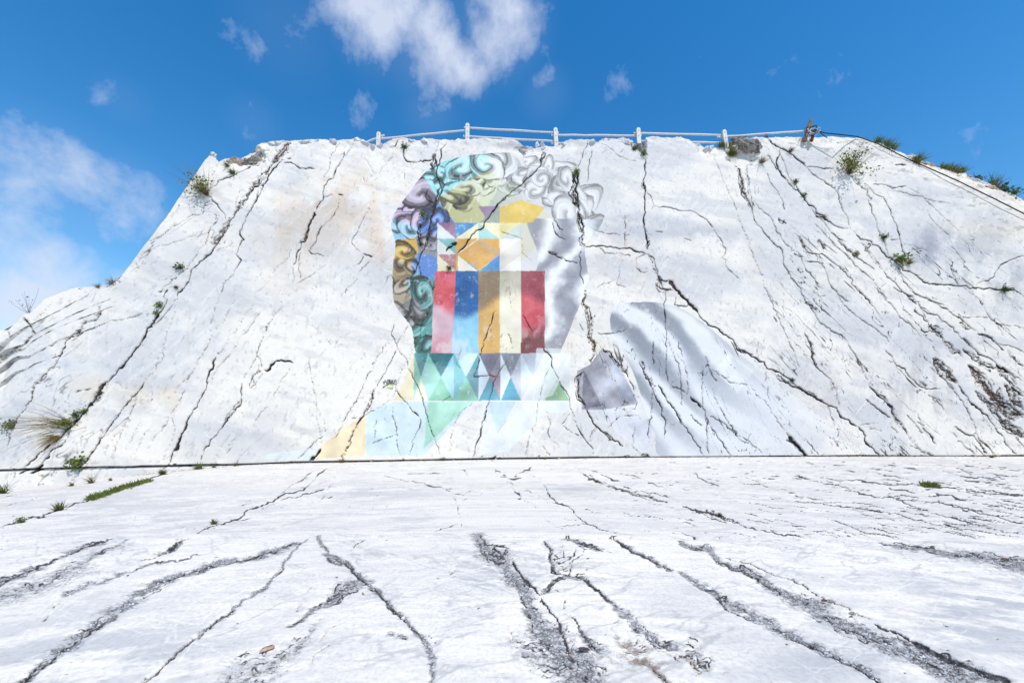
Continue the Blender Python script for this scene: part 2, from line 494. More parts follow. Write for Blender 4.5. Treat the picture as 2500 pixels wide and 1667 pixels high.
c8 1.6 2080,450 2200,480 2335,550
c8 1.5 1800,250 1920,250 2060,265 2120,310 2250,320 2335,350
c8 1.5 1960,100 2010,200 2080,280 2120,350 2150,410
c8 r12 2180,510 2260,600 2335,650
c8 10 430,1220 470,1270 520,1330 570,1375
c8 2 400,1180 460,1260
c8 2 400,1240 440,1270
c8 1.2 110,810 170,890 240,960 310,1060 390,1170
c8 1.2 0,1210 90,1250 200,1360
c8 1.2 240,680 250,850 270,960
c8 1.4 750,970 770,1060 800,1140
c8 1.2 1000,1130 1150,1110
c8 1.2 1060,1150 1180,1180
c8 2 300,240 330,290
'''
# the ledge lines at the left end of the face, where the layers step back
LEDGES = [('c2', '-300,600 0,420 75,345 270,230 460,140 720,0', 75, .26), ('c2', '-300,640 0,455 200,402 300,310 440,245 700,115 980,0', 85, .22),
          ('c2', '-300,700 0,470 190,440 280,370 500,255 770,155 940,85 1080,40', 75, .16), ('c2', '-300,720 0,560 60,520 120,505 230,510 400,430 600,340 740,290 960,200', 72, .28),
          ('c2', '-300,860 0,700 90,645 190,625 310,570 500,510 600,470', 60, .20)]
SKYLINE = [(-420, 960), (0, 807), (22, 805), (59, 771), (82, 760), (110, 730), (175, 704), (192, 701), (263, 700), (288, 684), (408, 528), (502, 390), (513, 379),
           (527, 386), (534, 396), (548, 388), (581, 378), (612, 366), (639, 349), (668, 343), (690, 347), (715, 346), (751, 341), (816, 338), (874, 338), (896, 345), (921, 349), (940, 345),
           (981, 336), (1006, 340), (1050, 336), (1088, 338), (1110, 341), (1118, 334), (1148, 336), (1239, 338), (1258, 339), (1279, 354), (1307, 357), (1330, 357), (1362, 354),
           (1381, 341), (1419, 337), (1458, 346), (1474, 338), (1496, 331), (1523, 332), (1546, 350), (1554, 354), (1572, 350), (1579, 330), (1666, 331), (1693, 344), (1721, 358), (1757, 358),
           (1784, 356), (1803, 342), (1818, 335), (1968, 333), (2094, 333), (2139, 342), (2208, 370), (2223, 379), (2250, 386), (2295, 403), (2367, 416), (2417, 436), (2500, 469), (2900, 640)]

# ------------------------------------------------------------------ rasterising lines into a grid that lies on a surface
def px_width(P, w, hit):
    """half width in metres of a line w photo pixels wide, at each of its points"""
    t = np.gradient(P, axis=0); t = t / (np.linalg.norm(t, axis=1, keepdims=True) + 1e-9); n = np.stack([-t[:, 1], t[:, 0]], 1)
    w = np.broadcast_to(w, (len(P),))[:, None]
    A = hit(*P.T); B = hit(*(P + n * w * .5).T); T = hit(*(P + t).T)
    tv = (T - A) / (np.linalg.norm(T - A, axis=1, keepdims=True) + 1e-12); d = B - A
    return np.abs(d[:, 0] * tv[:, 1] - d[:, 1] * tv[:, 0])

class Grid:
    """GX, GY: metric coordinates of a (rows, cols) lattice; block() finds the patch round a box"""
    def __init__(s, GX, GY, block, cell):
        s.GX, s.GY, s.block, s.cell = GX, GY, block, cell
    def stroke(s, field, M, hw, val=1.0, soft=None, extra=None):
        for i in range(len(M) - 1):
            a, b = M[i], M[i + 1]; r0, r1 = hw[i], hw[i + 1]; rm = max(r0, r1)
            sl = s.block(min(a[0], b[0]), max(a[0], b[0]), min(a[1], b[1]), max(a[1], b[1]), rm)
            if sl is None: continue
            X, Y = s.GX[sl], s.GY[sl]
            c = s.cell[sl] if isinstance(s.cell, np.ndarray) else s.cell
            dx, dy = b[0] - a[0], b[1] - a[1]; L2 = dx * dx + dy * dy + 1e-12
            t = np.clip(((X - a[0]) * dx + (Y - a[1]) * dy) / L2, 0, 1)
            d = np.hypot(X - a[0] - t * dx, Y - a[1] - t * dy); r = r0 + (r1 - r0) * t
            if soft is None:
                v = np.clip(.5 + (r * .85 - d) / c, 0, 1) * np.minimum(1, 2 * r / c * 1.5)
            else:
                v = np.clip(1 - d / (r + 1e-6), 0, 1)
            v = v * val
            f = field[sl]; hit_ = v > f
            f[hit_] = v[hit_]
            if extra is not None:
                e, ev = extra; es = e[sl]; es[hit_] = ev

def walk(P, w, grid, hit, field, val=1.0, extra=None, wob=.8, amp=.04, step=6.0, depth=None):
    """one crack: rough centre line whose width pinches and swells"""
    P = roughen(P, step, amp)
    L = np.concatenate([[0], np.cumsum(np.hypot(*np.diff(P, axis=0).T))]); n_ = len(P)
    m = .34 + 2.1 * (.6 * wiggle(n_, 4) + .4 * wiggle(n_, 1.4)) ** 2.3
    m = 1 + (m - 1) * wob
    taper = np.clip(np.minimum(L, L[-1] - L) / (2.0 + .06 * L[-1]), .25, 1)
    M = hit(*P.T); hw = px_width(P, w, hit); hw = np.minimum(hw, 2.2 * np.median(hw)) * m * taper
    grid.stroke(field, M, hw, val, None, extra)
    if depth is not None: grid.stroke(depth, M, np.maximum(hw * 1.5, .5 * np.median(hw)), 1.0, 'soft')
    return P

def crack(spec, P, grid, hit, field, brown, depth=None):
    b = spec.endswith('b'); sp = spec[:-1] if b else spec
    ex = (brown, 1.0) if b else None
    if not sp.startswith('r'):
        w = float(sp)
        val = min(1.0, .34 + .26 * w)
        walk(P, max(w, 1.0), grid, hit, field, val, ex, depth=depth, amp=.03 if w < 1.1 else .04)
        if w >= 1.4 and len(P) > 2:                      # short side splinters
            for _ in range(int(len(P) * 1.2)):
                i = RNG.integers(0, len(P) - 1); t = RNG.random(); p = P[i] * (1 - t) + P[i + 1] * t
                d = P[i + 1] - P[i]; d = d / (np.linalg.norm(d) + 1e-9); an = RNG.normal() * .6
                d = np.array([d[0] * math.cos(an) - d[1] * math.sin(an), d[0] * math.sin(an) + d[1] * math.cos(an)]) * RNG.choice([-1, 1])
                walk(np.array([p, p + d * RNG.uniform(5, 26)]), .9, grid, hit, field, .6)
        return
    W = float(sp[1:])                                    # a crushed zone: a braid of cracks and loose chips
    n = int(np.clip(W / 3.2, 3, 14)); Pd = roughen(P, 9, .05)
    L = np.concatenate([[0], np.cumsum(np.hypot(*np.diff(Pd, axis=0).T))])
    T = np.gradient(Pd, axis=0); T = T / (np.linalg.norm(T, axis=1, keepdims=True) + 1e-9); N = np.stack([-T[:, 1], T[:, 0]], 1)
    env = np.clip(np.minimum(L, L[-1] - L) / (.25 * L[-1] + 1e-6), .25, 1)
    strands = []
    for k in range(n):
        off = ((k + .5) / n - .5 + (wiggle(len(Pd), 4) - .5) * .8) * W * .62 * env
        Q = Pd + N * off[:, None]; strands.append(Q)
        walk(Q, RNG.uniform(.8, 2.0) * (1 + W / 120), grid, hit, field, RNG.uniform(.6, 1), ((brown, 1.0) if RNG.random() < (.75 if b else .22) else None), wob=1.0, depth=depth)
    for _ in range(int(L[-1] * n / 26)):
        i = RNG.integers(0, len(Pd)); a, c = RNG.integers(0, n, 2); j = int(np.clip(i + RNG.integers(-2, 3), 0, len(Pd) - 1))
        if a != c: walk(np.array([strands[a][i], strands[c][j]]), RNG.uniform(.8, 1.7), grid, hit, field, .7, ex, wob=.9, amp=.16, step=4)
    if b or W > 18:
        for _ in range(int(L[-1] * W / 120)):
            i = RNG.integers(0, len(Pd)); p = Pd[i] + N[i] * RNG.normal() * W * .28 * env[i]
            an = RNG.uniform(0, 6.28); walk(np.array([p, p + np.array([math.cos(an), math.sin(an)]) * RNG.uniform(2, 6)]), RNG.uniform(1.5, 4), grid, hit, field, .8, ex, step=3)

# ------------------------------------------------------------------ mesh from lattice
def lattice_mesh(name, V, quads, attrs):
    me = bpy.data.meshes.new(name); n = len(V); q = len(quads)
    me.vertices.add(n); me.vertices.foreach_set('co', np.ascontiguousarray(V, np.float32).ravel())
    me.loops.add(4 * q); me.loops.foreach_set('vertex_index', np.ascontiguousarray(quads, np.int32).ravel())
    me.polygons.add(q); me.polygons.foreach_set('loop_start', np.arange(0, 4 * q, 4, dtype=np.int32))
    me.polygons.foreach_set('use_smooth', np.ones(q, bool))
    for nm, arr in attrs.items():
        if arr.ndim == 1:
            a = me.attributes.new(nm, 'FLOAT', 'POINT'); a.data.foreach_set('value', np.ascontiguousarray(arr, np.float32))
        else:
            a = me.attributes.new(nm, 'FLOAT_COLOR', 'POINT'); a.data.foreach_set('color', np.ascontiguousarray(arr, np.float32).ravel())
    me.update(calc_edges=True)
    return me
def compact(V, quads, attrs):
    used = np.zeros(len(V), bool); used[quads.ravel()] = True
    m = np.cumsum(used) - 1
    return V[used], m[quads], {k: a[used] for k, a in attrs.items()}
# ------------------------------------------------------------------ materials
class NT:
    def __init__(s, name):
        s.m = bpy.data.materials.new(name); s.m.use_nodes = True; s.t = s.m.node_tree; s.n = s.t.nodes; s.l = s.t.links; s.n.clear()
        s.out = s.n.new('ShaderNodeOutputMaterial'); s.b = s.n.new('ShaderNodeBsdfPrincipled'); s.l.new(s.b.outputs[0], s.out.inputs[0])
        s.tc = s.n.new('ShaderNodeTexCoord')
    def put(s, inp, v):
        if v is None: return
        if hasattr(v, 'is_linked') or isinstance(v, bpy.types.NodeSocket): s.l.new(v, inp)
        elif isinstance(v, (tuple, list)) and inp.type == 'RGBA' and len(v) == 3: inp.default_value = (*v, 1)
        else: inp.default_value = v
    def math(s, op, a, b=None, c=None, clamp=False):
        n = s.n.new('ShaderNodeMath'); n.operation = op; n.use_clamp = clamp
        for i, v in enumerate((a, b, c)): s.put(n.inputs[i], v)
        return n.outputs[0]
    def ramp(s, v, a, b, lo=0., hi=1.):
        n = s.n.new('ShaderNodeMapRange'); n.interpolation_type = 'SMOOTHSTEP'; s.put(n.inputs[0], v)
        for i, q in zip((1, 2, 3, 4), (a, b, lo, hi)): n.inputs[i].default_value = q
        return n.outputs[0]
    def mix(s, f, a, b, mode='MIX'):
        n = s.n.new('ShaderNodeMix'); n.data_type = 'RGBA'; n.blend_type = mode
        s.put(n.inputs[0], f); s.put(n.inputs[6], a); s.put(n.inputs[7], b); return n.outputs[2]
    def noise(s, scale, detail=4, rough=.55, dist=0., stretch=(1, 1, 1), rot=(0, 0, 0), coord=None):
        mp = s.n.new('ShaderNodeMapping'); s.l.new(coord or s.tc.outputs['Object'], mp.inputs[0]); mp.inputs['Scale'].default_value = stretch; mp.inputs['Rotation'].default_value = rot
        n = s.n.new('ShaderNodeTexNoise'); s.l.new(mp.outputs[0], n.inputs['Vector'])
        n.inputs['Scale'].default_value = scale; n.inputs['Detail'].default_value = detail; n.inputs['Roughness'].default_value = rough; n.inputs['Distortion'].default_value = dist
        return n.outputs['Fac']
    def voro(s, scale, feature='DISTANCE_TO_EDGE', stretch=(1, 1, 1), rot=(0, 0, 0), rand=1.):
        mp = s.n.new('ShaderNodeMapping'); s.l.new(s.tc.outputs['Object'], mp.inputs[0]); mp.inputs['Scale'].default_value = stretch; mp.inputs['Rotation'].default_value = rot
        n = s.n.new('ShaderNodeTexVoronoi'); n.feature = feature; s.l.new(mp.outputs[0], n.inputs['Vector']); n.inputs['Scale'].default_value = scale
        n.inputs['Randomness'].default_value = rand
        return n.outputs['Distance' if feature != 'F1' else 'Distance']
    def attr(s, name, out='Fac'):
        n = s.n.new('ShaderNodeAttribute'); n.attribute_name = name; return n.outputs[out]
    def bump(s, h, strength=.3, dist=.02):
        n = s.n.new('ShaderNodeBump'); s.l.new(h, n.inputs['Height']); n.inputs['Strength'].default_value = strength; n.inputs['Distance'].default_value = dist
        s.l.new(n.outputs[0], s.b.inputs['Normal'])
    def done(s, col, rough=.75, spec=.3):
        s.put(s.b.inputs['Base Color'], col); s.put(s.b.inputs['Roughness'], rough); s.b.inputs['Specular IOR Level'].default_value = spec
        return s.m

def marble_face():
    s = NT('sawn_marble')
    fine = s.noise(14, 4, .65)
    base = s.mix(s.math('MULTIPLY', s.ramp(fine, .35, .8), .16), s.attr('stone', 'Color'), srgb(.60, .61, .64))
    pa = s.attr('paint', 'Alpha')
    wear = s.ramp(s.noise(2.2, 4, .74), .56, .76)
    pa2 = s.math('MULTIPLY', pa, s.math('SUBTRACT', 1.0, s.math('MULTIPLY', wear, .34)))
    pc = s.mix(s.math('MULTIPLY', s.ramp(fine, .35, .75), .08), s.attr('paint', 'Color'), srgb(.80, .80, .80))
    base = s.mix(pa2, base, pc)
    cr = s.attr('crack'); brn = s.attr('brown')
    edge = s.noise(26, 4, .7)
    k = s.ramp(s.math('ADD', cr, s.math('MULTIPLY', s.math('SUBTRACT', edge, .5), .42)), .10, .56)
    k = s.math('MULTIPLY', k, s.ramp(cr, .02, .22))
    soil = s.mix(s.ramp(edge, .4, .65), srgb(.10, .095, .10), srgb(.26, .24, .235))
    soil = s.mix(s.math('MULTIPLY', s.math('MULTIPLY', brn, .6), s.ramp(fine, .35, .6)), soil, srgb(.46, .31, .20))
    base = s.mix(k, base, soil)
    h = s.math('ADD', s.math('MULTIPLY', fine, .5), s.math('MULTIPLY', edge, .3))
    h = s.math('SUBTRACT', h, s.math('MULTIPLY', k, .8))
    s.bump(h, .35, .02)
    return s.done(base, .78, .25)

def floor_marble():
    s = NT('floor_marble')
    fine = s.noise(30, 4, .65)
    base = s.attr('stone', 'Color')
    stn = s.noise(7, 5, .70, .3, (.22, 2.4, 1), (0, 0, R(4))); fl = s.ramp(stn, .60, .70)
    base = s.mix(s.math('MULTIPLY', s.ramp(stn, .40, .62), .22), base, srgb(.71, .71, .71))
    base = s.mix(s.math('MULTIPLY', fl, s.attr('fleck')), base, srgb(.40, .39, .40))
    base = s.mix(s.math('MULTIPLY', s.ramp(fine, .38, .75), .34), base, srgb(.56, .56, .57))
    base = s.mix(s.math('MULTIPLY', s.ramp(s.noise(55, 2, .6), .66, .74), .35), base, srgb(.42, .41, .40))
    # crushed seams: grit between small stones
    bd = s.attr('band'); br = s.attr('brown')
    ne = s.noise(16, 4, .7)
    m = s.ramp(s.math('ADD', bd, s.math('MULTIPLY', s.math('SUBTRACT', ne, .5), 1.35)), .26, .74)
    m = s.math('MULTIPLY', m, s.ramp(bd, .0, .16))
    vd = s.voro(34, 'DISTANCE_TO_EDGE', (.8, 1.3, 1), (0, 0, R(-30)))
    gap = s.ramp(vd, .02, .16, 1., 0.)
    grit = s.mix(s.math('MULTIPLY', gap, s.ramp(ne, .36, .56)), s.mix(s.ramp(fine, .42, .62), srgb(.50, .49, .485), srgb(.72, .715, .71)), srgb(.27, .26, .26))
    grit = s.mix(s.math('MULTIPLY', br, .8), grit, srgb(.52, .43, .35))
    base = s.mix(s.math('MULTIPLY', m, .92), base, grit)
    cr = s.attr('crack'); ed = s.noise(45, 3, .7)
    k = s.math('MULTIPLY', s.ramp(s.math('ADD', cr, s.math('MULTIPLY', s.math('SUBTRACT', ed, .5), .6)), .16, .54), s.ramp(cr, .03, .2))
    base = s.mix(k, base, s.mix(s.ramp(ed, .4, .65), srgb(.16, .155, .155), srgb(.36, .345, .34)))
    h = s.math('SUBTRACT', s.math('ADD', s.math('MULTIPLY', fine, .4), s.math('MULTIPLY', ne, .3)), s.math('MULTIPLY', m, s.math('ADD', s.math('MULTIPLY', gap, .9), .3)))
    h = s.math('SUBTRACT', h, s.math('MULTIPLY', k, .8))
    s.bump(h, .32, .009)
    return s.done(base, .72, .3)

def rock_mat(name, a, b, c=None):
    s = NT(name)
    n = s.noise(3.5, 7, .68, .4); f = s.noise(22, 5, .7)
    col = s.mix(s.ramp(n, .36, .64), a, b)
    if c: col = s.mix(s.ramp(s.noise(7, 5, .7), .55, .7), col, c)
    col = s.mix(s.math('MULTIPLY', s.ramp(f, .45, .75), .4), col, tuple(x * .35 for x in a))
    s.bump(s.math('ADD', n, s.math('MULTIPLY', f, .5)), .7, .03)
    return s.done(col, .85, .2)
def plain_mat(name, a, b, scale=20, rough=.8, spec=.25, stretch=(1, 1, 1)):
    s = NT(name); n = s.noise(scale, 5, .65, .2, stretch)
    s.bump(n, .3, .004)
    return s.done(s.mix(s.ramp(n, .35, .7), a, b), rough, spec)
def leaf_mat(name, a, b):
    s = NT(name)
    oi = s.n.new('ShaderNodeNewGeometry'); col = s.mix(oi.outputs['Random Per Island'], a, b)
    s.b.inputs['Subsurface Weight'].default_value = 0
    tr = s.n.new('ShaderNodeBsdfTranslucent'); s.l.new(col, tr.inputs['Color'])
    ms = s.n.new('ShaderNodeMixShader'); ms.inputs[0].default_value = .3
    s.done(col, .6, .3); s.l.new(s.b.outputs[0], ms.inputs[1]); s.l.new(tr.outputs[0], ms.inputs[2]); s.l.new(ms.outputs[0], s.out.inputs[0])
    return s.m

M_WALL, M_FLOOR = marble_face(), floor_marble()
M_FAR = rock_mat('quarry_rubble', srgb(.80, .79, .77), srgb(.72, .71, .70))
M_GREY = rock_mat('weathered_grey_rock', srgb(.62, .60, .57), srgb(.44, .42, .405), srgb(.70, .67, .62))
M_TAN = rock_mat('tan_rock', srgb(.80, .74, .68), srgb(.70, .62, .55), srgb(.86, .83, .80))
M_WHITE = rock_mat('white_rock', srgb(.86, .86, .86), srgb(.78, .78, .79), srgb(.68, .67, .67))
M_SOIL = rock_mat('earth', srgb(.36, .28, .22), srgb(.20, .16, .13), srgb(.46, .40, .33))
M_POST = plain_mat('whitewashed_wood', srgb(.86, .85, .82), srgb(.70, .68, .65), 12, .7, .3, (1, 1, 6))
M_WOOD = plain_mat('weathered_wood', srgb(.52, .43, .36), srgb(.38, .31, .26), 14, .85, .2, (1, 1, .2))
M_DARK = plain_mat('dark_metal', srgb(.14, .13, .13), srgb(.22, .20, .19), 30, .6)
M_CABLE = plain_mat('black_cable', srgb(.07, .07, .08), srgb(.12, .12, .13), 30, .55)
M_CABLE_W = plain_mat('pale_cable', srgb(.80, .80, .80), srgb(.66, .66, .66), 30, .6)
M_RUST = plain_mat('rusty_iron', srgb(.36, .22, .15), srgb(.22, .14, .10), 25, .9)
M_CHIP = plain_mat('splintered_wood', srgb(.42, .31, .26), srgb(.26, .20, .18), 18, .85, .2, (1, 6, 1))
M_CHIP2 = plain_mat('pale_wood', srgb(.74, .63, .52), srgb(.58, .47, .38), 18, .85, .2, (1, 6, 1))
L_GREEN = leaf_mat('fresh_leaf', srgb(.43, .49, .20), srgb(.30, .38, .15))
L_DARK = leaf_mat('dark_leaf', srgb(.24, .33, .14), srgb(.32, .38, .20))
L_OLIVE = leaf_mat('olive_leaf', srgb(.46, .50, .22), srgb(.38, .42, .20))
L_DRY = leaf_mat('dry_grass', srgb(.58, .50, .34), srgb(.44, .37, .24))
L_TWIG = leaf_mat('bare_twig', srgb(.40, .34, .30), srgb(.30, .26, .24))

# ------------------------------------------------------------------ the wall face
CW = 0.031
xs = np.concatenate([-np.geomspace(70, -XL + .5, 30), np.arange(XL, XR, CW), np.geomspace(XR + .5, 80, 30)])
sk = np.array([wall_hit(x, y) for x, y in SKYLINE])
ztop = np.interp(xs, np.concatenate([[-70, -32], sk[:, 0], [60, 80]]), np.concatenate([[2.2, 2.6], sk[:, 1], [2.4, 2.2]]))
infr = sstep(-15, -8.5, xs)
chunk = np.floor(fbm(xs * 1.7, xs * 0, 31, 2) * 9) / 9 + .25 * fbm(xs * 6, xs * 0, 33, 2)
ztop = ztop + (chunk - .62) * .22 * infr * (1 - .6 * sstep(10, 15, xs)) + (fbm(xs * 3, xs * 0, 35, 3) - .5) * .05
zs = np.arange(-0.95, ztop.max() + CW * 1.5, CW)
GX, GZ0 = np.meshgrid(xs, zs)
GZ = np.minimum(GZ0, ztop[None, :]); clampd = GZ0 >= ztop[None, :]
def wblock(x0, x1, z0, z1, r):
    p = r + CW
    i0, i1 = np.searchsorted(xs, (x0 - p, x1 + p)); j0, j1 = np.searchsorted(zs, (z0 - p, z1 + p))
    if i1 <= i0 or j1 <= j0: return None
    return (slice(j0, j1), slice(i0, i1))
wgrid = Grid(GX, GZ0, wblock, CW)
CRK = np.zeros(GX.shape); BRN = np.zeros(GX.shape); DEP = np.zeros(GX.shape)
for ln in WALL_CRACKS.strip().splitlines():
    c, sp, pts = ln.split(' ', 2); crack(sp, parse(c, pts), wgrid, wall_hit, CRK, BRN, DEP)
for c, pts, _, _ in LEDGES:
    P = parse(c, pts); walk(P, 1.6, wgrid, wall_hit, CRK, .8, amp=.01)
# fine secondary fractures that follow the dip of the rock on either side
def hair(n, x0, x1, y0, y1, ang, spread, l0, l1, v0, v1):
    for _ in range(n):
        x, y = RNG.uniform(x0, x1), RNG.uniform(y0, y1); a = R(RNG.normal(ang, spread)); l = RNG.uniform(l0, l1)
        walk(np.array([(x, y), (x + math.cos(a) * l, y + math.sin(a) * l)]), 1.0, wgrid, wall_hit, CRK, RNG.uniform(v0, v1), amp=.06, step=9)
hair(70, 20, 700, 760, 1120, 120, 8, 25, 120, .25, .55)
hair(45, 420, 950, 380, 900, 115, 12, 20, 90, .25, .5)
hair(150, 1900, 2500, 560, 1110, 54, 9, 20, 110, .3, .75)
hair(90, 1400, 1950, 740, 1110, 68, 16, 15, 70, .3, .65)
hair(60, 1450, 2000, 420, 760, 78, 20, 10, 60, .25, .5)
hair(60, 2150, 2500, 860, 1110, 50, 8, 15, 60, .5, .9)
hair(60, 700, 1250, 860, 1110, 112, 15, 15, 70, .25, .5)
hair(40, 1000, 1500, 390, 850, 105, 35, 8, 40, .3, .6)
hair(70, 650, 1600, 345, 400, 105, 40, 6, 26, .35, .7)
# web of hairline fissures: contours of a stretched noise, aligned with the dip of the rock
PX0, PY0 = to_px(GX, wall_base(xs)[None, :] + GZ0 * TL, GZ0)
def web(dx, dz, su_, sv_, seed, thick, m):
    r = np.zeros(GX.shape, np.float32); ix = np.nonzero(m > .02); gx_, gz_ = GX[ix].astype(np.float32), GZ0[ix].astype(np.float32); u, v = gx_ * dx + gz_ * dz, gx_ * -dz + gz_ * dx
    n = fbm(u * su_ + .6 * vnoise(gx_ * 1.3, gz_ * 1.3, seed + 50), v * sv_, seed, 4, .58)
    r[ix] = np.exp(-((n - .5) / thick) ** 2) * m[ix]; return r
rm_ = lambda s_, lo, hi, f=.45: sstep(lo, hi, fbm(GX * f, GZ0 * f, s_, 3))
Lm = sstep(980, 500, PX0); Rm = sstep(1650, 2050, PX0) * sstep(480, 640, PY0); Cm = sstep(1350, 1500, PX0) * sstep(2100, 1800, PX0) * sstep(700, 860, PY0)
CRK = np.maximum(CRK, .40 * web(.58, .81, .30, 1.5, 201, .010, Lm * rm_(211, .50, .62)))
CRK = np.maximum(CRK, .62 * web(-.60, .80, .32, 1.9, 203, .013, Rm * rm_(213, .40, .55)))
CRK = np.maximum(CRK, .55 * web(-.55, .83, .40, 2.6, 205, .012, Rm * sstep(700, 860, PY0) * rm_(215, .42, .56)))
CRK = np.maximum(CRK, .50 * web(-.30, .95, .40, 1.9, 207, .012, Cm * rm_(217, .46, .58)))
CRK = np.maximum(CRK, .34 * web(.2, .98, .5, 1.4, 209, .009, rm_(219, .56, .64) * sstep(2200, 1900, PX0)))
# chips and pocks
for _ in range(420):
    x, y = RNG.uniform(10, 2490), RNG.uniform(360, 1110); a = RNG.uniform(0, 6.28)
    walk(np.array([(x, y), (x + math.cos(a) * 3, y + math.sin(a) * 3)]), RNG.uniform(1, 2.4), wgrid, wall_hit, CRK, RNG.uniform(.25, .7), step=3)
# the saw kerf along the foot
kerf = np.array([(-200, 1154), (0, 1149.5), (320, 1141), (640, 1133), (900, 1127), (1200, 1121), (1500, 1118), (1840, 1116), (2200, 1115), (2500, 1114), (2700, 1113)])
walk(kerf + np.array([0, -1.5]), 3.6, wgrid, wall_hit, CRK, 1.0, amp=.004, step=14, wob=.5)
KERF = np.zeros(GX.shape); wgrid.stroke(KERF, np.array([wall_hit(*p) for p in kerf]), np.full(len(kerf), .055), 1, 'soft')
for _ in range(170):
    x = RNG.uniform(0, 2500); y = np.interp(x, kerf[:, 0], kerf[:, 1]) + RNG.normal() * 2.5 - 1; a = R(RNG.choice([5, 60, 120, -10]) + RNG.normal() * 20); l = RNG.uniform(2, 16)
    walk(np.array([(x, y), (x + math.cos(a) * l, y + math.sin(a) * l * .6)]), RNG.uniform(1, 3.2), wgrid, wall_hit, CRK, RNG.uniform(.5, 1), step=4)
# unpainted area beyond the frame stays uncracked; relief of the face
YB = wall_base(xs)[None, :] + GZ * TL
PXc, PYc = to_px(GX, YB, GZ)
rel = (fbm(GX * .22, GZ * .3, 41, 3) - .5) * .22 + (fbm(GX * 1.1 + GZ * .4, GZ * 1.3, 43, 4) - .5) * .020 + (fbm(GX * 7, GZ * 7, 45, 2) - .5) * .006
rim = sstep(1.2, 0, ztop[None, :] - GZ) * infr[None, :]
rel = rel + rim * ((fbm(GX * 2.3, GZ * 2.8, 47, 4) - .5) * .16 + .08 * rim)
# separate slabs between the big fractures sit a few centimetres apart
sl = np.floor(fbm(GX * .55 - GZ * .25, GX * .12 + GZ * .25, 51, 2) * 7) / 7
rel = rel + (sl - .5) * .018
# the upper right of the face rolls back into natural, weathered rock
cab = np.interp(PXc, [1700, 2093, 2220, 2500, 2700], [300, 333, 395, 527, 622])
roll = sstep(20, 220, PXc - 1950) * sstep(40, -90, PYc - cab)
rel = rel + roll * (.30 * np.clip((cab + 40 - PYc) / 110, 0, 2) + (fbm(GX * 1.9, GZ * 2.6, 53, 4) - .45) * .22)
for c, pts, xe, dp in LEDGES:
    P = parse(c, pts); yl = np.interp(PXc, P[:, 0], P[:, 1]) + (fbm(PXc / 14, PXc * 0, 55, 2) - .5) * 3
    fade = np.clip((xe * 2.2 - PXc) / (xe * 2.2), 0, 1.1) ** 2.2
    rel = rel + dp * .55 * fade * (PYc > yl) * np.exp(-np.clip(PYc - yl, 0, 999) / 55)
dig = np.where(clampd, 0, .055 * CRK * (DEP > 0) + .05 * np.minimum(DEP, 1) ** .7 + .10 * (KERF > .25))
for (cx, cy, rx, ry, d) in [(1812, 378, 40, 26, .30), (607, 383, 46, 24, .22), (1567, 352, 14, 22, .25), (1277, 367, 24, 12, .10), (1308, 352, 16, 8, .1)]:
    e = np.hypot((PXc - cx) / rx, (PYc - cy) / ry); rel = rel + d * sstep(1.15, .7, e + (fbm(PXc / 9, PYc / 9, 59, 2) - .5) * .5)
WY = YB + rel + dig

# ---------------- stains of the stone
st = np.ones(GX.shape + (4,))
def stc(m, col):
    for i in range(3): st[..., i] += np.clip(m, 0, 1) * (col[i] - st[..., i])
ca, sa = math.cos(.28), math.sin(.28); du, dv = GX * ca - GZ * sa, GX * sa + GZ * ca
stc(1, srgb(.855, .838, .805)); stc(sstep(.38, .68, fbm(du * .3, dv * .5, 121, 5, .6)), srgb(.765, .762, .76))
stc(sstep(.53, .72, fbm(du * .6, dv * 2.4, 123, 5, .62)) * .45, srgb(.70, .70, .71)); stc(sstep(.55, .75, fbm(GX * 2.2, GZ * 2.2, 129, 5, .68)) * .28, srgb(.735, .735, .735))
ca, sa = math.cos(.95), math.sin(.95); eu, ev = GX * ca + GZ * sa, -GX * sa + GZ * ca
stc(sstep(.58, .74, fbm(eu * .8, ev * 5, 125, 5, .68)) * .3, srgb(.88, .875, .86))
stc(sstep(.66, .76, fbm(GX * 9, GZ * 6, 127, 3, .6)) * .4, srgb(.60, .60, .62))
nz = fbm(PXc / 46, PYc / 60, 61, 5, .6); nz2 = fbm(PXc / 18, PYc / 110, 63, 4, .6)
PXmin, PXmax = PXc.min(0), PXc.max(0)
for q_ in (PXmin, PXmax): q_[xs < XL] = -9e4; q_[xs > XR] = 9e4
PXmin, PXmax = np.maximum.accumulate(PXmin), np.maximum.accumulate(PXmax)
def wash(cx, cy, rx, ry, col, k, n=nz, lo=.35, hi=.62):
    c0, c1 = np.searchsorted(PXmax, cx - 1.3 * rx), np.searchsorted(PXmin, cx + 1.3 * rx)
    X_, Y_ = PXc[:, c0:c1], PYc[:, c0:c1]
    e = np.hypot((X_ - cx) / rx, (Y_ - cy) / ry); m = np.clip(sstep(1.25, .25, e) * sstep(lo, hi, n[:, c0:c1]) * k * 1.35, 0, 1)
    for i in range(3): st[:, c0:c1, i] *= 1 - m * (1 - col[i])
TANC, BLU, WRM = (.96, .88, .79), (.80, .82, .87), (1.0, .955, .87)
wash(800, 530, 190, 110, TANC, .75); wash(700, 620, 90, 110, TANC, .5, nz2); wash(900, 480, 130, 90, TANC, .5); wash(940, 600, 60, 60, (.95, .84, .74), .6)
wash(680, 420, 90, 60, (.88, .92, .98), .7); wash(380, 960, 110, 50, (.99, .93, .84), .8); wash(220, 945, 60, 40, (.99, .93, .84), .7)
wash(1640, 560, 190, 26, BLU, .9, nz, .2, .5); wash(1745, 578, 90, 30, BLU, .8); wash(1560, 530, 90, 14, BLU, .8, nz, .2, .5); wash(1480, 620, 120, 70, (.97, .92, .87), .6)
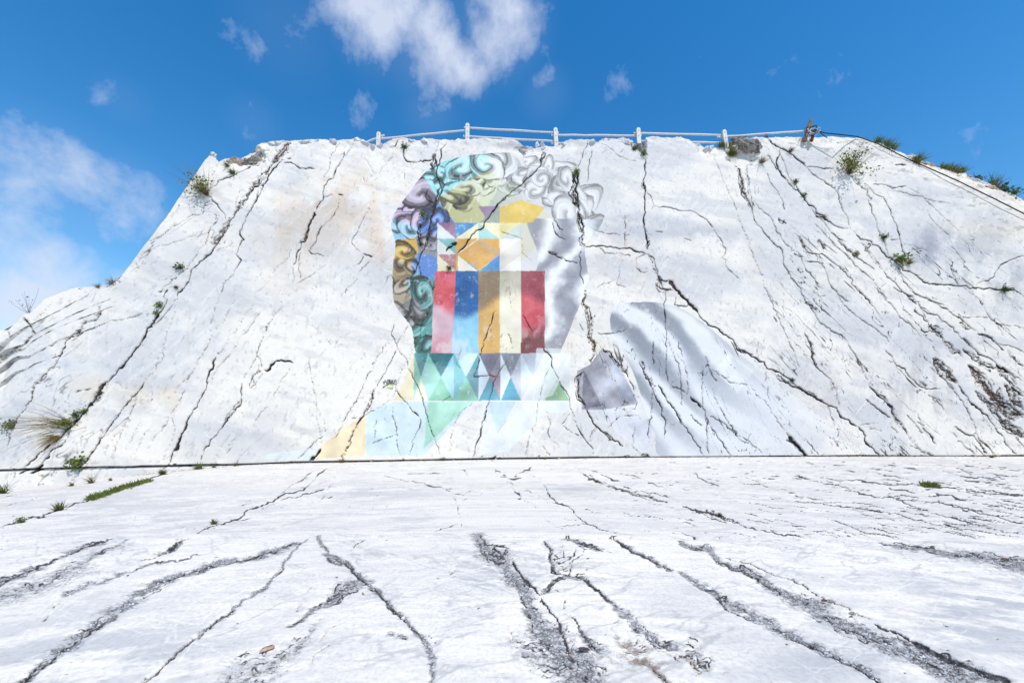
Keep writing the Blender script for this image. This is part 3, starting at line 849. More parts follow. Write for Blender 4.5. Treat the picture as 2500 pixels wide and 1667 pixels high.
wash(1420, 830, 70, 120, (.98, .945, .89), .8); wash(1600, 690, 120, 50, (.98, .94, .9), .5); wash(1880, 640, 120, 60, (.98, .94, .9), .5)
wash(2330, 620, 170, 90, (.80, .82, .86), .9); wash(2440, 700, 120, 80, (.76, .77, .81), .9); wash(2260, 610, 40, 60, (.72, .73, .78), .7); wash(2400, 560, 140, 40, (.97, .93, .86), .6)
wash(80, 950, 200, 200, (.88, .91, .97), .6); wash(150, 900, 500, 260, (.90, .925, .965), .5); wash(650, 1030, 150, 60, (.87, .88, .92), .8); wash(2200, 950, 350, 190, (.90, .91, .95), .55)
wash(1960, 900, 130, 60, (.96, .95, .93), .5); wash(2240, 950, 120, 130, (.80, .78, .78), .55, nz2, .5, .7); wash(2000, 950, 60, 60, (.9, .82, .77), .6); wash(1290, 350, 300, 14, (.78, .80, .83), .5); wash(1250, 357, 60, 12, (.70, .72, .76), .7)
up = np.clip(roll * 1.4, 0, 1) * sstep(-.2, .5, nz + .2)
for i, c in enumerate(WRM): st[..., i] *= 1 - up * (1 - c)
speck = sstep(.60, .72, fbm(PXc / 20, PYc / 7, 65, 4, .65)) * np.clip(sstep(1780, 1900, PXc) * sstep(30, -20, PYc - cab - 60), 0, 1)
for i, c in enumerate((.60, .58, .57)): st[..., i] *= 1 - speck * .75 * (1 - c)
tan2 = sstep(1.0, .0, np.abs(PYc - 362) / 60) * sstep(560, 620, PXc) * sstep(1900, 1700, PXc) * sstep(.5, .7, nz2) * .5
for i, c in enumerate(TANC): st[..., i] *= 1 - tan2 * (1 - c)
# thin rusty runs
for (x, y0, y1) in [(807, 600, 700), (760, 560, 640), (688, 470, 600), (260, 740, 880), (460, 740, 900), (1990, 930, 1010), (2290, 860, 920), (500, 520, 700), (930, 590, 700)]:
    m = np.exp(-((PXc - x - 3 * np.sin(PYc / 23)) / 1.8) ** 2) * sstep(y0, y0 + 20, PYc) * sstep(y1, y1 - 40, PYc) * .45 * nz2 * 2
    for i, c in enumerate((.92, .76, .66)): st[..., i] *= 1 - np.clip(m, 0, 1) * (1 - c)

# pale scratches and drag lines
SCR = np.zeros(GX.shape)
for _ in range(520):
    x, y = (RNG.uniform(0, 760), RNG.uniform(720, 1120)) if RNG.random() < .5 else (RNG.uniform(700, 2500), RNG.uniform(420, 1110))
    a = R(RNG.choice([-55, -65, 10, 75, 40]) + RNG.normal() * 14); l = RNG.exponential(22) + 6
    P = roughen(np.array([(x, y), (x + math.cos(a) * l * .5 + RNG.normal() * 2, y + math.sin(a) * l * .5), (x + math.cos(a) * l, y + math.sin(a) * l)]), 9, .04)
    wgrid.stroke(SCR, wall_hit(*P.T), px_width(P, RNG.uniform(.8, 2.2), wall_hit), RNG.uniform(.25, .9))
stc(SCR * .75, srgb(.905, .895, .875))

# ---------------- the painting (a plain stand-in: scrolls, coloured squares and triangles, soft folds)
paint = np.zeros(GX.shape + (4,)); paint[..., :3] = .8
box = (PXc > 560) & (PXc < 2120) & (PYc > 360) & (PYc < 1122) & ~clampd
ji, ii = np.nonzero(box); qx, qy = PXc[box], PYc[box]; pc = np.full((len(qx), 3), .8); pa = np.zeros(len(qx))
w1 = (fbm(qx / 30, qy / 30, 71, 3) - .5); w2 = (fbm(qx / 30, qy / 30, 73, 3) - .5)
def inpoly(poly, x=qx, y=qy):
    r = np.zeros(x.shape, bool); n = len(poly)
    for i in range(n):
        (x0, y0), (x1, y1) = poly[i], poly[(i + 1) % n]
        if y0 == y1: continue
        c = ((y0 > y) != (y1 > y)); r ^= c & (x < (x1 - x0) * (y - y0) / (y1 - y0) + x0)
    return r
PK = np.array([.78, .75, .705])                        # the paint's whites are no whiter than chalk
def lay(mask, col, a):
    """put a coat of paint: colour in sRGB, a = opacity"""
    m = np.asarray(mask, float) * a; ix = np.nonzero(m > 0)[0]
    if not len(ix): return
    m = m[ix]; col = np.asarray(col, float); col = col[ix] if col.ndim == 2 else col[None, :]
    c = np.where(col <= .04045, col / 12.92, ((np.clip(col, 0, 1) + .055) / 1.055) ** 2.4) * PK
    p0 = pa[ix]; na = m + p0 * (1 - m); t = (m / np.maximum(na, 1e-6))[:, None]
    pc[ix] = pc[ix] * (1 - t) + c * t; pa[ix] = na
def smoothpoly(pts, n=8):
    """closed Catmull-Rom curve"""
    P = np.array(pts, float); out = []
    for i in range(len(P)):
        a, b, c, d = P[i - 1], P[i], P[(i + 1) % len(P)], P[(i + 2) % len(P)]
        for t in np.linspace(0, 1, n, endpoint=False):
            out.append(.5 * (2 * b + (c - a) * t + (2 * a - 5 * b + 4 * c - d) * t * t + (3 * b - a - 3 * c + d) * t ** 3))
    return out
# pale halo of primer round the whole painting
cloudp = smoothpoly([(1000, 470), (1050, 412), (1130, 384), (1250, 374), (1370, 378), (1440, 408), (1482, 470), (1470, 545), (1430, 600), (1436, 690), (1405, 770), (1372, 850), (1340, 905), (1180, 900),
                     (1030, 880), (1004, 800), (962, 740), (958, 660), (966, 600), (956, 540)])
inC = inpoly(cloudp)
# scroll cloud: light and dark from overlapping whorls, hue from straight-edged colour fields
lum = np.full(qx.shape, .62); edge = np.zeros(qx.shape)
rw = np.random.default_rng(5)
wh = []
for t in np.linspace(0, 1, 46):
    for _ in range(2):
        a = math.pi * (1.03 + t * 1.06); rr_ = rw.uniform(.60, 1.0)
        wh.append((1220 + math.cos(a) * 258 * rr_, 560 + math.sin(a) * 184 * rr_, rw.uniform(24, 52)))
for y in np.linspace(480, 850, 20):
    wh.append((rw.uniform(965, 1075), y, rw.uniform(22, 48)))
for y in np.linspace(560, 800, 12):
    wh.append((rw.uniform(1350, 1430), y, rw.uniform(20, 40)))
rw.shuffle(wh)
for cx, cy, r in wh:
    asp = rw.uniform(.42, .85); ro = rw.uniform(0, math.pi); dx, dy = (qx - cx) + w1 * 16, (qy - cy) + w2 * 16
    u = dx * math.cos(ro) + dy * math.sin(ro); v = (-dx * math.sin(ro) + dy * math.cos(ro)) / asp
    rr = np.hypot(u, v) / r; m = rr < 1
    an = np.arctan2(v, u); hd = rw.choice([-1, 1]); tn = rw.uniform(.7, 1.3)
    L = .5 + .5 * np.cos(hd * an + tn * 2 * math.pi * rr ** .75)
    L = L ** .8 * .70 + .22 * (1 - rr) + .15 * np.cos(5 * (hd * an + tn * 2 * math.pi * rr ** .75)) * rr + .08
    dark = sstep(.80, 1.0, rr) * (.5 + .5 * np.cos(an - 1.2))
    lum = np.where(m, np.clip(L - .5 * dark, 0, 1), lum)
zones = [((1010, 470), (.66, .60, .70)), ((1080, 425), (.56, .85, .87)), ((1150, 402), (.66, .88, .90)), ((1180, 458), (.82, .85, .70)), ((1130, 500), (.72, .72, .50)), ((990, 525), (.76, .66, .80)), ((1062, 552), (.28, .46, .78)),
         ((978, 560), (.56, .76, .86)), ((985, 612), (.82, .66, .26)), ((1055, 598), (.52, .53, .58)), ((1098, 592), (.55, .80, .78)), ((972, 660), (.62, .53, .35)), ((1040, 650), (.32, .52, .80)), ((1025, 695), (.30, .60, .60)),
         ((968, 715), (.66, .60, .50)), ((1050, 735), (.25, .50, .50)), ((1005, 765), (.46, .46, .47)), ((1035, 815), (.28, .60, .58)), ((1240, 398), (.86, .88, .90)), ((1310, 405), (.84, .85, .88)), ((1390, 415), (.82, .83, .86)),
         ((1445, 460), (.86, .87, .89)), ((1310, 470), (.83, .84, .87)), ((1400, 520), (.84, .85, .88)), ((1240, 490), (.70, .74, .66)), ((1380, 640), (.86, .87, .90)), ((1400, 740), (.90, .91, .93)), ((1280, 530), (.86, .80, .50))]
zc = np.array([z[0] for z in zones], float); zcol = np.array([z[1] for z in zones])
d2 = (qx[:, None] - zc[None, :, 0]) ** 2 + (qy[:, None] - zc[None, :, 1]) ** 2
near = zcol[np.argmin(d2, 1)]
ll = lum[:, None]
lum = np.clip(lum - .10 * (1 - sstep(1100, 1220, qx)), 0, 1); ll = lum[:, None]; dk = near * .20 + .01; lt = near * .35 + .65
sw = np.where(ll < .5, dk + (near - dk) * (ll / .5), near + (lt - near) * ((ll - .5) / .5))
grey_side = sstep(1180, 1290, qx)[:, None]; sw = sw * (1 - .7 * grey_side) + (.66 + .30 * ll) * .7 * grey_side
lay(inC, sw, .96)
# right flank: soft pale folds
fold = (.5 + .5 * np.cos((qx - 1330 + 22 * np.sin(qy / 34) + .35 * (qy - 560) + w1 * 40) / 13)) ** 1.3
fl = inC & (qx > 1300 + 14 * np.sin(qy / 31)) & (qy > 535)
lay(fl, np.stack([.56 + .40 * fold, .57 + .40 * fold, .62 + .36 * fold], 1), .88)
# patchwork columns and triangles
CX = [1062, 1113, 1168, 1220, 1272, 1330]; CY = [545, 584, 622, 662, 862]
def poly(p, col, a=.95, shade=0.0, mot=.10):
    P_ = np.array(p); bx = np.nonzero((qx > P_[:, 0].min()) & (qx < P_[:, 0].max()) & (qy > P_[:, 1].min()) & (qy < P_[:, 1].max()))[0]
    ix = bx[inpoly(p, qx[bx], qy[bx])]; m = np.zeros(len(qx)); m[ix] = 1; c = np.zeros((len(qx), 3))
    c[ix] = np.clip(np.array(col)[None, :] + (w1[ix, None] * 2) * mot + shade * (np.sin(qy[ix] / 21 + qx[ix] / 33)[:, None]) * .10, 0, 1); lay(m, c, a)
def rect(x0, y0, x1, y1): return [(x0, y0), (x1, y0), (x1, y1), (x0, y1)]
WH, CREAM, OCH, BLUE, AQUA, YEL, LIL = (.93, .92, .90), (.95, .92, .78), (.86, .66, .34), (.25, .56, .78), (.62, .82, .86), (.94, .82, .32), (.72, .62, .78)
tri = [(0, 0, (.60, .44, .56), (.86, .88, .90)), (1, 0, (.30, .58, .80), CREAM), (2, 0, CREAM, (.66, .84, .82)), (3, 0, (.92, .88, .66), (.80, .86, .84)),
       (0, 1, (.52, .74, .74), (.90, .90, .88)), (1, 1, OCH, WH), (2, 1, (.88, .66, .34), (.42, .74, .86)), (3, 1, WH, (.90, .88, .85)),
       (0, 2, (.74, .50, .52), CREAM), (1, 2, (.84, .66, .36), (.38, .62, .82)), (2, 2, LIL, YEL), (3, 2, (.88, .86, .83), (.93, .92, .90))]
for k, (i, j, a, b) in enumerate(tri):
    x0, x1, y0, y1 = CX[i] + (6 if i == 0 else 0), CX[i + 1], CY[j], CY[j + 1]
    if k % 2: poly([(x0, y0), (x1, y0), (x0, y1)], a); poly([(x1, y0), (x1, y1), (x0, y1)], b)
    else: poly([(x0, y0), (x1, y0), (x1, y1)], a); poly([(x0, y0), (x1, y1), (x0, y1)], b)
poly([(1118, 622), (1168, 586), (1217, 622), (1169, 661)], (.85, .66, .36)); poly([(1118, 662), (1118, 624), (1166, 662)], (.93, .92, .84)); poly([(1170, 662), (1219, 624), (1219, 662)], (.30, .58, .80))
poly([(1220, 508), (1272, 490), (1330, 508), (1300, 545), (1220, 545)], (.88, .76, .36)); poly([(1168, 505), (1220, 505), (1194, 545)], (.60, .50, .62)); poly([(1220, 505), (1168, 545), (1220, 545)], (.62, .67, .62))
yy = (qy - 662) / 200.0
wv = 742 + 30 * np.sin((qx - 1062) / 42.0) + w2 * 14
up_ = sstep(14, -14, qy - wv)                           # darker glaze over the upper half of the columns
cols = [((.84, .34, .38), (.86, .72, .77)), ((.12, .36, .62), (.58, .81, .93)), ((.55, .45, .34), (.88, .70, .40)), ((.72, .70, .62), (.93, .91, .82)), ((.58, .20, .26), (.80, .30, .34))]
for i, (a, b) in enumerate(cols):
    x0, x1 = CX[i], CX[i + 1]
    m = (qx > x0 - (qy - 662) * .05 * (i < 2)) & (qx <= x1 - (qy - 662) * .05 * (i < 1)) & (qy > 662) & (qy < 862)
    c = np.array(a)[None, :] * up_[:, None] + np.array(b)[None, :] * (1 - up_)[:, None]
    if i == 4: c = c * (1 - .45 * sstep(790, 840, qy + .25 * (qx - 1272)))[:, None]
    if i == 0: c = c * (1 - .25 * sstep(800, 860, qy))[:, None] + np.array([.20, .02, .04])[None, :] * sstep(800, 860, qy)[:, None]
    fd = (sstep(.50, .74, fbm(qx / 22 + 9 * i, qy / 34, 75, 4)) * (.10 + .45 * sstep(740, 850, qy)))[:, None]
    lay(m, np.clip((c + w1[:, None] * .16) * (1 - fd) + .93 * fd, 0, 1), .95)
rd = (qx > 1330) & (qx < 1372) & (qy > 662) & (qy < 800) & inC
lay(rd, np.array([.76, .36, .40]), .0)
# band of triangles
x_ = [1010, 1045, 1108, 1168, 1222, 1272, 1330, 1392]; y0, ym, y1 = 862, 920, 978
bandc = [((.30, .56, .58), (.62, .84, .82), (.55, .80, .72), (.93, .90, .76)), ((.24, .50, .54), (.66, .85, .93), (.60, .85, .78), (.50, .78, .66)), ((.78, .88, .95), (.35, .60, .66), (.46, .76, .80), (.52, .80, .70)),
         ((.46, .42, .50), (.58, .52, .60), (.82, .88, .94), (.20, .60, .70)), ((.52, .54, .60), (.70, .72, .78), (.86, .92, .96), (.16, .58, .70)), ((.72, .76, .82), (.88, .91, .95), (.80, .86, .92), (.90, .92, .94)), ((.84, .87, .92), (.92, .94, .95), (.78, .86, .82), (.52, .72, .54))]
for i in range(7):
    xa, xb = x_[i], x_[i + 1]; xm = (xa + xb) / 2; a, b, c, d = bandc[i]
    poly([(xa, y0), (xb, y0), (xm, ym)], a, .9, 1); poly([(xb, y0), (xb, y1), (xm, ym)], b, .88, 1); poly([(xa, y0), (xm, ym), (xa, y1)], c, .88, 1); poly([(xa, y1), (xm, ym), (xb, y1)], d, .88, 1)
# foot of the painting: thin washes
poly([(1010, 862), (1010, 978), (960, 978), (985, 930)], (.93, .89, .74), .8)
poly([(962, 980), (1160, 980), (1035, 1112), (895, 1112), (895, 1010), (930, 990)], (.80, .90, .95), .75)
poly([(1045, 980), (1150, 980), (1120, 1010), (1035, 1095)], (.66, .88, .78), .85)
poly([(895, 1012), (893, 1112), (765, 1122), (780, 1092), (840, 1042)], (.95, .88, .72), .85)
poly([(780, 1092), (762, 1120), (620, 1120), (660, 1108)], (.84, .91, .95), .55)
poly([(1160, 980), (1400, 980), (1400, 1000), (1330, 1010), (1240, 1100), (1170, 1112), (1180, 1040)], (.90, .94, .98), .6); poly([(1190, 980), (1260, 980), (1215, 1060)], (.78, .89, .97), .7)
poly([(1310, 850), (1372, 850), (1378, 905), (1350, 965), (1300, 978)], (.92, .94, .96), .5)
# grey facets
poly([(1408, 905), (1440, 890), (1470, 850), (1500, 880), (1530, 930), (1560, 985), (1480, 1000), (1420, 1000)], (.62, .63, .69), .85, 1, .22)
poly([(1425, 900), (1470, 990), (1420, 1000)], (.46, .46, .51), .8, 1, .25); poly([(1480, 855), (1510, 885), (1560, 985), (1520, 975)], (.66, .70, .78), .6, 1, .2)
poly([(1530, 1035), (1590, 1020), (1605, 1045), (1570, 1078)], (.72, .74, .79), .8); poly([(1450, 1000), (1560, 990), (1600, 1060), (1580, 1112), (1500, 1050)], (.86, .88, .93), .6)
# wide soft folds to the right
fp = smoothpoly([(1498, 752), (1545, 738), (1640, 744), (1716, 786), (1790, 850), (1880, 925), (1960, 985), (2040, 1055), (2085, 1112), (1850, 1119), (1625, 1119), (1600, 1060), (1572, 990), (1548, 915), (1515, 850), (1490, 800)])
inF = inpoly(fp); p_ = (qx - 1490) * .76 + (qy - 740) * .65; q_ = -(qx - 1490) * .65 + (qy - 740) * .76
ph = q_ / 12 + 1.3 * np.sin(p_ / 75) + w1 * 1.2 + .5 * np.cos(q_ / 40 + p_ / 110)
fo = .5 + .5 * np.cos(ph); fo = fo * (.75 + .25 * np.sin(p_ / 60 + q_ / 30)) + .2
rdg = sstep(.85, .22, fo) * sstep(560, 80, p_)
colF = np.stack([.90 - .42 * rdg, .92 - .40 * rdg, .955 - .37 * rdg], 1)
lay(inF, colF, .88 * sstep(700, 330, p_) * .85 + .12)
poly([(1780, 860), (1840, 905), (1800, 960), (1745, 905)], (.94, .95, .97), .5)
lay((inpoly([(1600, 740), (1720, 780), (1900, 930), (2060, 1075), (2060, 1090), (1880, 950), (1700, 800)])), (.93, .93, .93), .4)
# overspray
ov = sstep(34, 0, np.abs(qx - 1490)) * sstep(70, 0, np.abs(qy - 480)); lay(ov * (pa < .1), (.84, .85, .85), .45)
foot = inpoly(smoothpoly([(620, 1121), (760, 1090), (840, 1040), (900, 1000), (960, 970), (1000, 900), (990, 830), (945, 740), (940, 620), (945, 520), (1000, 440), (1120, 376), (1260, 366), (1400, 372), (1500, 450),
                          (1490, 560), (1450, 640), (1450, 730), (1520, 730), (1650, 735), (1760, 805), (1960, 970), (2105, 1110), (2090, 1121), (1400, 1122)]))
# signature: lettering, underline, cross and a small flag
sigm = np.zeros(qx.shape)
def sig(pts, w):
    global sigm
    for (a, b), (c, d) in zip(pts[:-1], pts[1:]):
        dx, dy = c - a, d - b; t = np.clip(((qx - a) * dx + (qy - b) * dy) / (dx * dx + dy * dy + 1e-9), 0, 1)
        sigm = np.maximum(sigm, np.clip(.5 + (w - np.hypot(qx - a - t * dx, qy - b - t * dy)) / 1.0, 0, 1))
S = lambda s: [(900 + float(a.split(',')[0]) * .0574, 880 + float(a.split(',')[1]) * .0574) for a in s.split()]
sig(S('775,1015 1055,1015 1055,1185 775,1185 775,1015'), .2); sigm[:] = 0
flag = inpoly(S('770,1015 1060,1015 1050,1185 770,1185')); dia = inpoly(S('775,1100 915,1030 1055,1095 920,1170'))
SIGN_STROKES = []
for s_ in ('620,885 680,1000', '715,810 690,900 660,940', '690,900 745,880 780,970', '800,830 845,810 865,880 840,965 805,940 800,830', '885,815 905,965', '885,815 945,835 900,880 960,905 905,965', '990,830 985,965', '990,830 1050,850 990,890 1060,960',
           '1075,960 1110,830 1150,815 1185,950', '1095,905 1170,900', '700,1080 800,1010 930,975 1080,980 1195,1020', '610,1110 700,1125', '640,1160 670,1080'):
    SIGN_STROKES.append(S(s_))
signf = inpoly(S('590,790 1220,790 1220,1200 590,1200'))
pa = pa * (1 - .45 * sstep(.60, .78, fbm(qx / 9, qy / 12, 77, 4, .68)) * sstep(.5, .66, fbm(qx / 60, qy / 60, 79, 2)) * (sigm < .1))
paint[ji, ii, :3] = pc; paint[ji, ii, 3] = pa
footm = np.zeros(GX.shape, bool); footm[ji, ii] = foot; signm = np.zeros(GX.shape, bool); signm[ji, ii] = signf

# ---------------- build: face, painted area, signature, back of the bluff
rows, cols_ = GX.shape
st[..., :3] *= np.array([1.0, .975, .945])
V = np.stack([GX, WY, GZ], -1).reshape(-1, 3)
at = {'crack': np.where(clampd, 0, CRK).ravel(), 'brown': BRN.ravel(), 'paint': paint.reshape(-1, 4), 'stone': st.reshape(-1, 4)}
jj, kk = np.meshgrid(np.arange(rows - 1), np.arange(cols_ - 1), indexing='ij'); i00 = jj * cols_ + kk
Q = np.stack([i00, i00 + 1, i00 + cols_ + 1, i00 + cols_], -1)
live = ~(clampd[:-1, :-1] & clampd[:-1, 1:])
fm = footm[:-1, :-1] & footm[1:, 1:]; sm = np.zeros_like(fm)
wall = empty('marble_wall', (0, float(wall_base(0)), 0))
tag(wall, 'tall sawn white marble quarry face seamed with dark cracks and carrying a mural', 'rock wall')
def sub(name, mask, parent):
    v, q, a = compact(V, Q[mask], at); o = link(name, lattice_mesh(name, v, q, a), parent); o.data.materials.append(M_WALL)
    o.location = (0, -wall.location.y, 0) if parent is wall else (0, 0, 0); return o
face = sub('rock_face', live & ~fm & ~sm, wall)
mural = sub('mural', live & fm, wall); mural['label'] = 'mural of grey and coloured scrolls, bright triangles and pale folds painted on the marble'
# top and back of the bluff, coarse
xb = np.concatenate([xs[:30], xs[30:-30:6], xs[-30:]]); zb = np.interp(xb, xs, ztop); yb = np.interp(xb, xs, WY[-1])
ring = []
for dy, dz, kz in [(0, 0, 1), (.35, -.01, 1), (1.2, -.14, 1), (3, -.45, 1), (9, -1.6, 1), (20, -3.5, .8), (34, -1, .15), (46, -1.2, 0)]:
    wob_ = (fbm(xb * .8, xb * 0 + dy, 81, 3) - .5) * min(dy, 1.5) * .35
    ring.append(np.stack([xb, yb + dy, np.maximum(zb * kz + dz + wob_, -1.0)], -1))
n_ = len(xb); Vb = np.concatenate(ring); a_, b_ = np.meshgrid(np.arange(len(ring) - 1), np.arange(n_ - 1), indexing='ij'); e0 = a_ * n_ + b_
bk = link('bluff_top', lattice_mesh('bluff_top', Vb, np.stack([e0, e0 + 1, e0 + n_ + 1, e0 + n_], -1).reshape(-1, 4), {}), wall)
bk.location = (0, -wall.location.y, 0); bk.data.materials.append(M_FAR)
def wall_y(X, Z):
    """depth of the finished face at a point"""
    i = int(np.clip(np.searchsorted(xs, X), 0, len(xs) - 1)); j = int(np.clip(np.searchsorted(zs, Z), 0, len(zs) - 1)); return float(WY[j, i])
def on_wall(x, y, out=0.0):
    X, Z = wall_hit(x, y); return Vector((X, wall_y(X, Z) - out, Z))
# ------------------------------------------------------------------ the quarry floor: far level and the raised near slab
FLOOR_CRACKS = '''
g1 2.4 0,515 130,480 250,440 380,400 600,330 760,270 960,200 1080,140 1180,100
g1 1.4 0,385 110,345 250,315
g1 1.4 0,310 160,265
g1 2.4 2240,100 2190,130 2130,190 2040,270 1900,300 1820,340 1740,370 1650,410 1650,430 1580,460 1480,490 1390,520 1320,555
g1 1.6 2120,140 2000,220 1890,300
g1 2 1890,330 2050,290 2190,262
g1 1.6 1500,480 1700,450
g1 1.2 1580,190 1640,270 1710,320 1600,390
g1 1.2 2290,130 2200,290 2130,360
g1 2 1300,590 1210,610 1190,560
g1 2.4 1210,610 1150,670 1080,700 930,740
g1 1.6 400,990 350,1070 240,1230
g1 1.6 2130,880 2060,980 1990,1090
g1 3 760,590 540,660 400,720 230,790 110,840 0,880
g1 1.8 1200,545 1190,600
g1 2.5 1780,690 1600,740 1400,780 1250,830 1080,880 980,930
g1 2.5 960,940 975,990 1080,940 1160,890
g1 3 740,1130 640,1190 520,1270 430,1330 300,1430 180,1520 120,1568
g1 3 1620,1030 1530,1100 1400,1190 1300,1270 1180,1370 1070,1470 950,1568
g1 1.6 2280,1170 2210,1200 2150,1280
g1 1.6 2240,1300 2130,1350 2100,1430
g2 1.6 80,130 0,270
g2 1.6 350,160 480,190 600,215 720,245 840,270 850,310 880,380 890,450 910,540
g2 1.3 530,155 700,150 780,155
g2 1.6 680,100 740,165 740,240
g2 1.6 880,130 920,125 950,180 965,240 970,270 920,300 850,295
g2 1.3 970,270 920,330 890,350
g2 1.5 890,470 800,520 720,548
g2 1.2 495,260 440,320 400,370 375,490
g2 r9 1120,110 1160,150 1220,185 1310,180
g2 r7 1220,200 1250,250 1310,310
g2 1.8 1310,140 1380,115
g2 1.5 1260,165 1340,130
g2 1.3 1310,310 1420,400 1460,450 1530,510 1620,540
g2 1.2 1280,265 1480,345 1560,350
g2 2.2 1430,200 1480,260 1500,310 1550,350 1620,370 1660,400 1670,430 1740,480 1820,520 1900,540 1980,562
g2 1.3 1550,515 1620,500 1760,495
g2 r8 1680,110 1710,150 1770,190 1850,215 1930,240 2020,265 2100,300 2200,320 2320,345
g2 1.7 1760,120 1840,155 1960,200 1980,230 2050,260 2150,280 2230,290 2320,320
g2 1.2 1730,395 1850,420
g2 1.2 1980,415 2150,440 2310,475
g2 1.2 1950,145 2100,180 2200,220 2310,260
g2 5 1240,730 1260,760 1320,850 1400,920 1440,980
g2 3 1440,980 1500,1080 1560,1150 1600,1270 1640,1370 1720,1450
g2 4 120,750 170,810 220,860 290,910
g2 2.4 290,910 350,960 430,1050 510,1120 570,1190 640,1250
g2 1.6 260,590 180,640 140,730
g2 1.5 190,560 175,640
g2 2.6 1460,600 1500,650 1510,740 1540,820 1640,830
g2 2.4 1640,830 1740,870 1840,950 1900,1010
g2 2 1600,590 1690,610 1760,640 1830,660 1940,680
g2 2 1680,640 1660,710 1560,720 1500,680
g2 1.8 1640,800 1650,740 1720,700 1740,650
g2 1.6 1550,830 1560,770 1640,770
g2 1.8 1520,780 1600,740 1660,710
g2 1.6 1510,720 1580,790 1640,800
g2 2.6 1650,840 1560,860 1500,910 1450,960
g2 1.8 1500,910 1560,950 1600,1000 1610,1080
g2 2 1610,1090 1680,1150 1720,1240 1780,1300 1840,1340
g2 1.5 1240,1270 1250,1200 1310,1140
g2 1.5 1920,1220 1910,1180 1960,1140 2040,1140
g2 3 1900,575 1980,620 2070,680 2150,710 2220,750 2320,800
g2 2 2140,1220 2220,1290 2300,1310
g2 2.4 2180,1450 2250,1520 2300,1568
g2 1.5 800,1460 860,1560
g2 2.4 670,1230 740,1310
g2 1.4 820,830 860,800 910,815
g2 1.4 1220,885 1290,905
g2 1.3 620,1030 690,1000 750,985
g3 2 300,720 600,820 850,920 1000,1000 1150,1070 1300,1140
g3 2 400,810 560,890 700,970
g3 2 950,1100 1150,1200 1350,1290
g3 12 1560,1280 1700,1345 1800,1390 1950,1440 2100,1500 2250,1568
g3 5 1300,1160 1450,1225 1560,1280
g3 3 260,990 300,1060 380,1100 500,1140
g3 3 620,1170 720,1240 830,1290 950,1340 1050,1390 1180,1450 1300,1530 1360,1568
g3 r7 0,360 100,400 230,430 320,465 420,500 540,530
g3 2.4b 540,530 680,560 830,578
g3 1.6 100,420 220,460 330,490
g3 1.8 980,440 1080,480 1180,520 1270,550 1400,565 1500,575
g3 1.6 720,330 850,345 1000,360 1200,385 1400,410 1550,450 1680,480 1850,510 2000,530 2320,575
g3 1.6 700,165 830,180 950,210 1080,235 1220,290 1400,310 1550,330 1700,345 1900,385 2100,430 2320,450
g3 2 1100,195 1300,210 1500,225 1640,240 1760,250 1950,270 2150,295 2320,310
g3 1.6 1340,270 1440,310 1600,380 1740,425 1900,470 2100,520 2320,560
g3 1.4 400,170 500,200 600,240
g3 1.6 90,130 120,180 220,220 310,270
g3 2.4 1670,295 1930,330
g3 2 1400,250 1580,280
g3 1.4 740,250 730,280 850,310 1000,345 1100,350
g3 1.8 1860,160 2210,185
g3 1.8 2000,255 2320,300
g3 2 1210,375 1390,405
g3 1.4 1690,380 1700,340 1740,330 1850,360 2000,400 2320,500
g3 1.3 2050,300 2130,350 2250,410
g3 1.6 0,485 130,505
'''
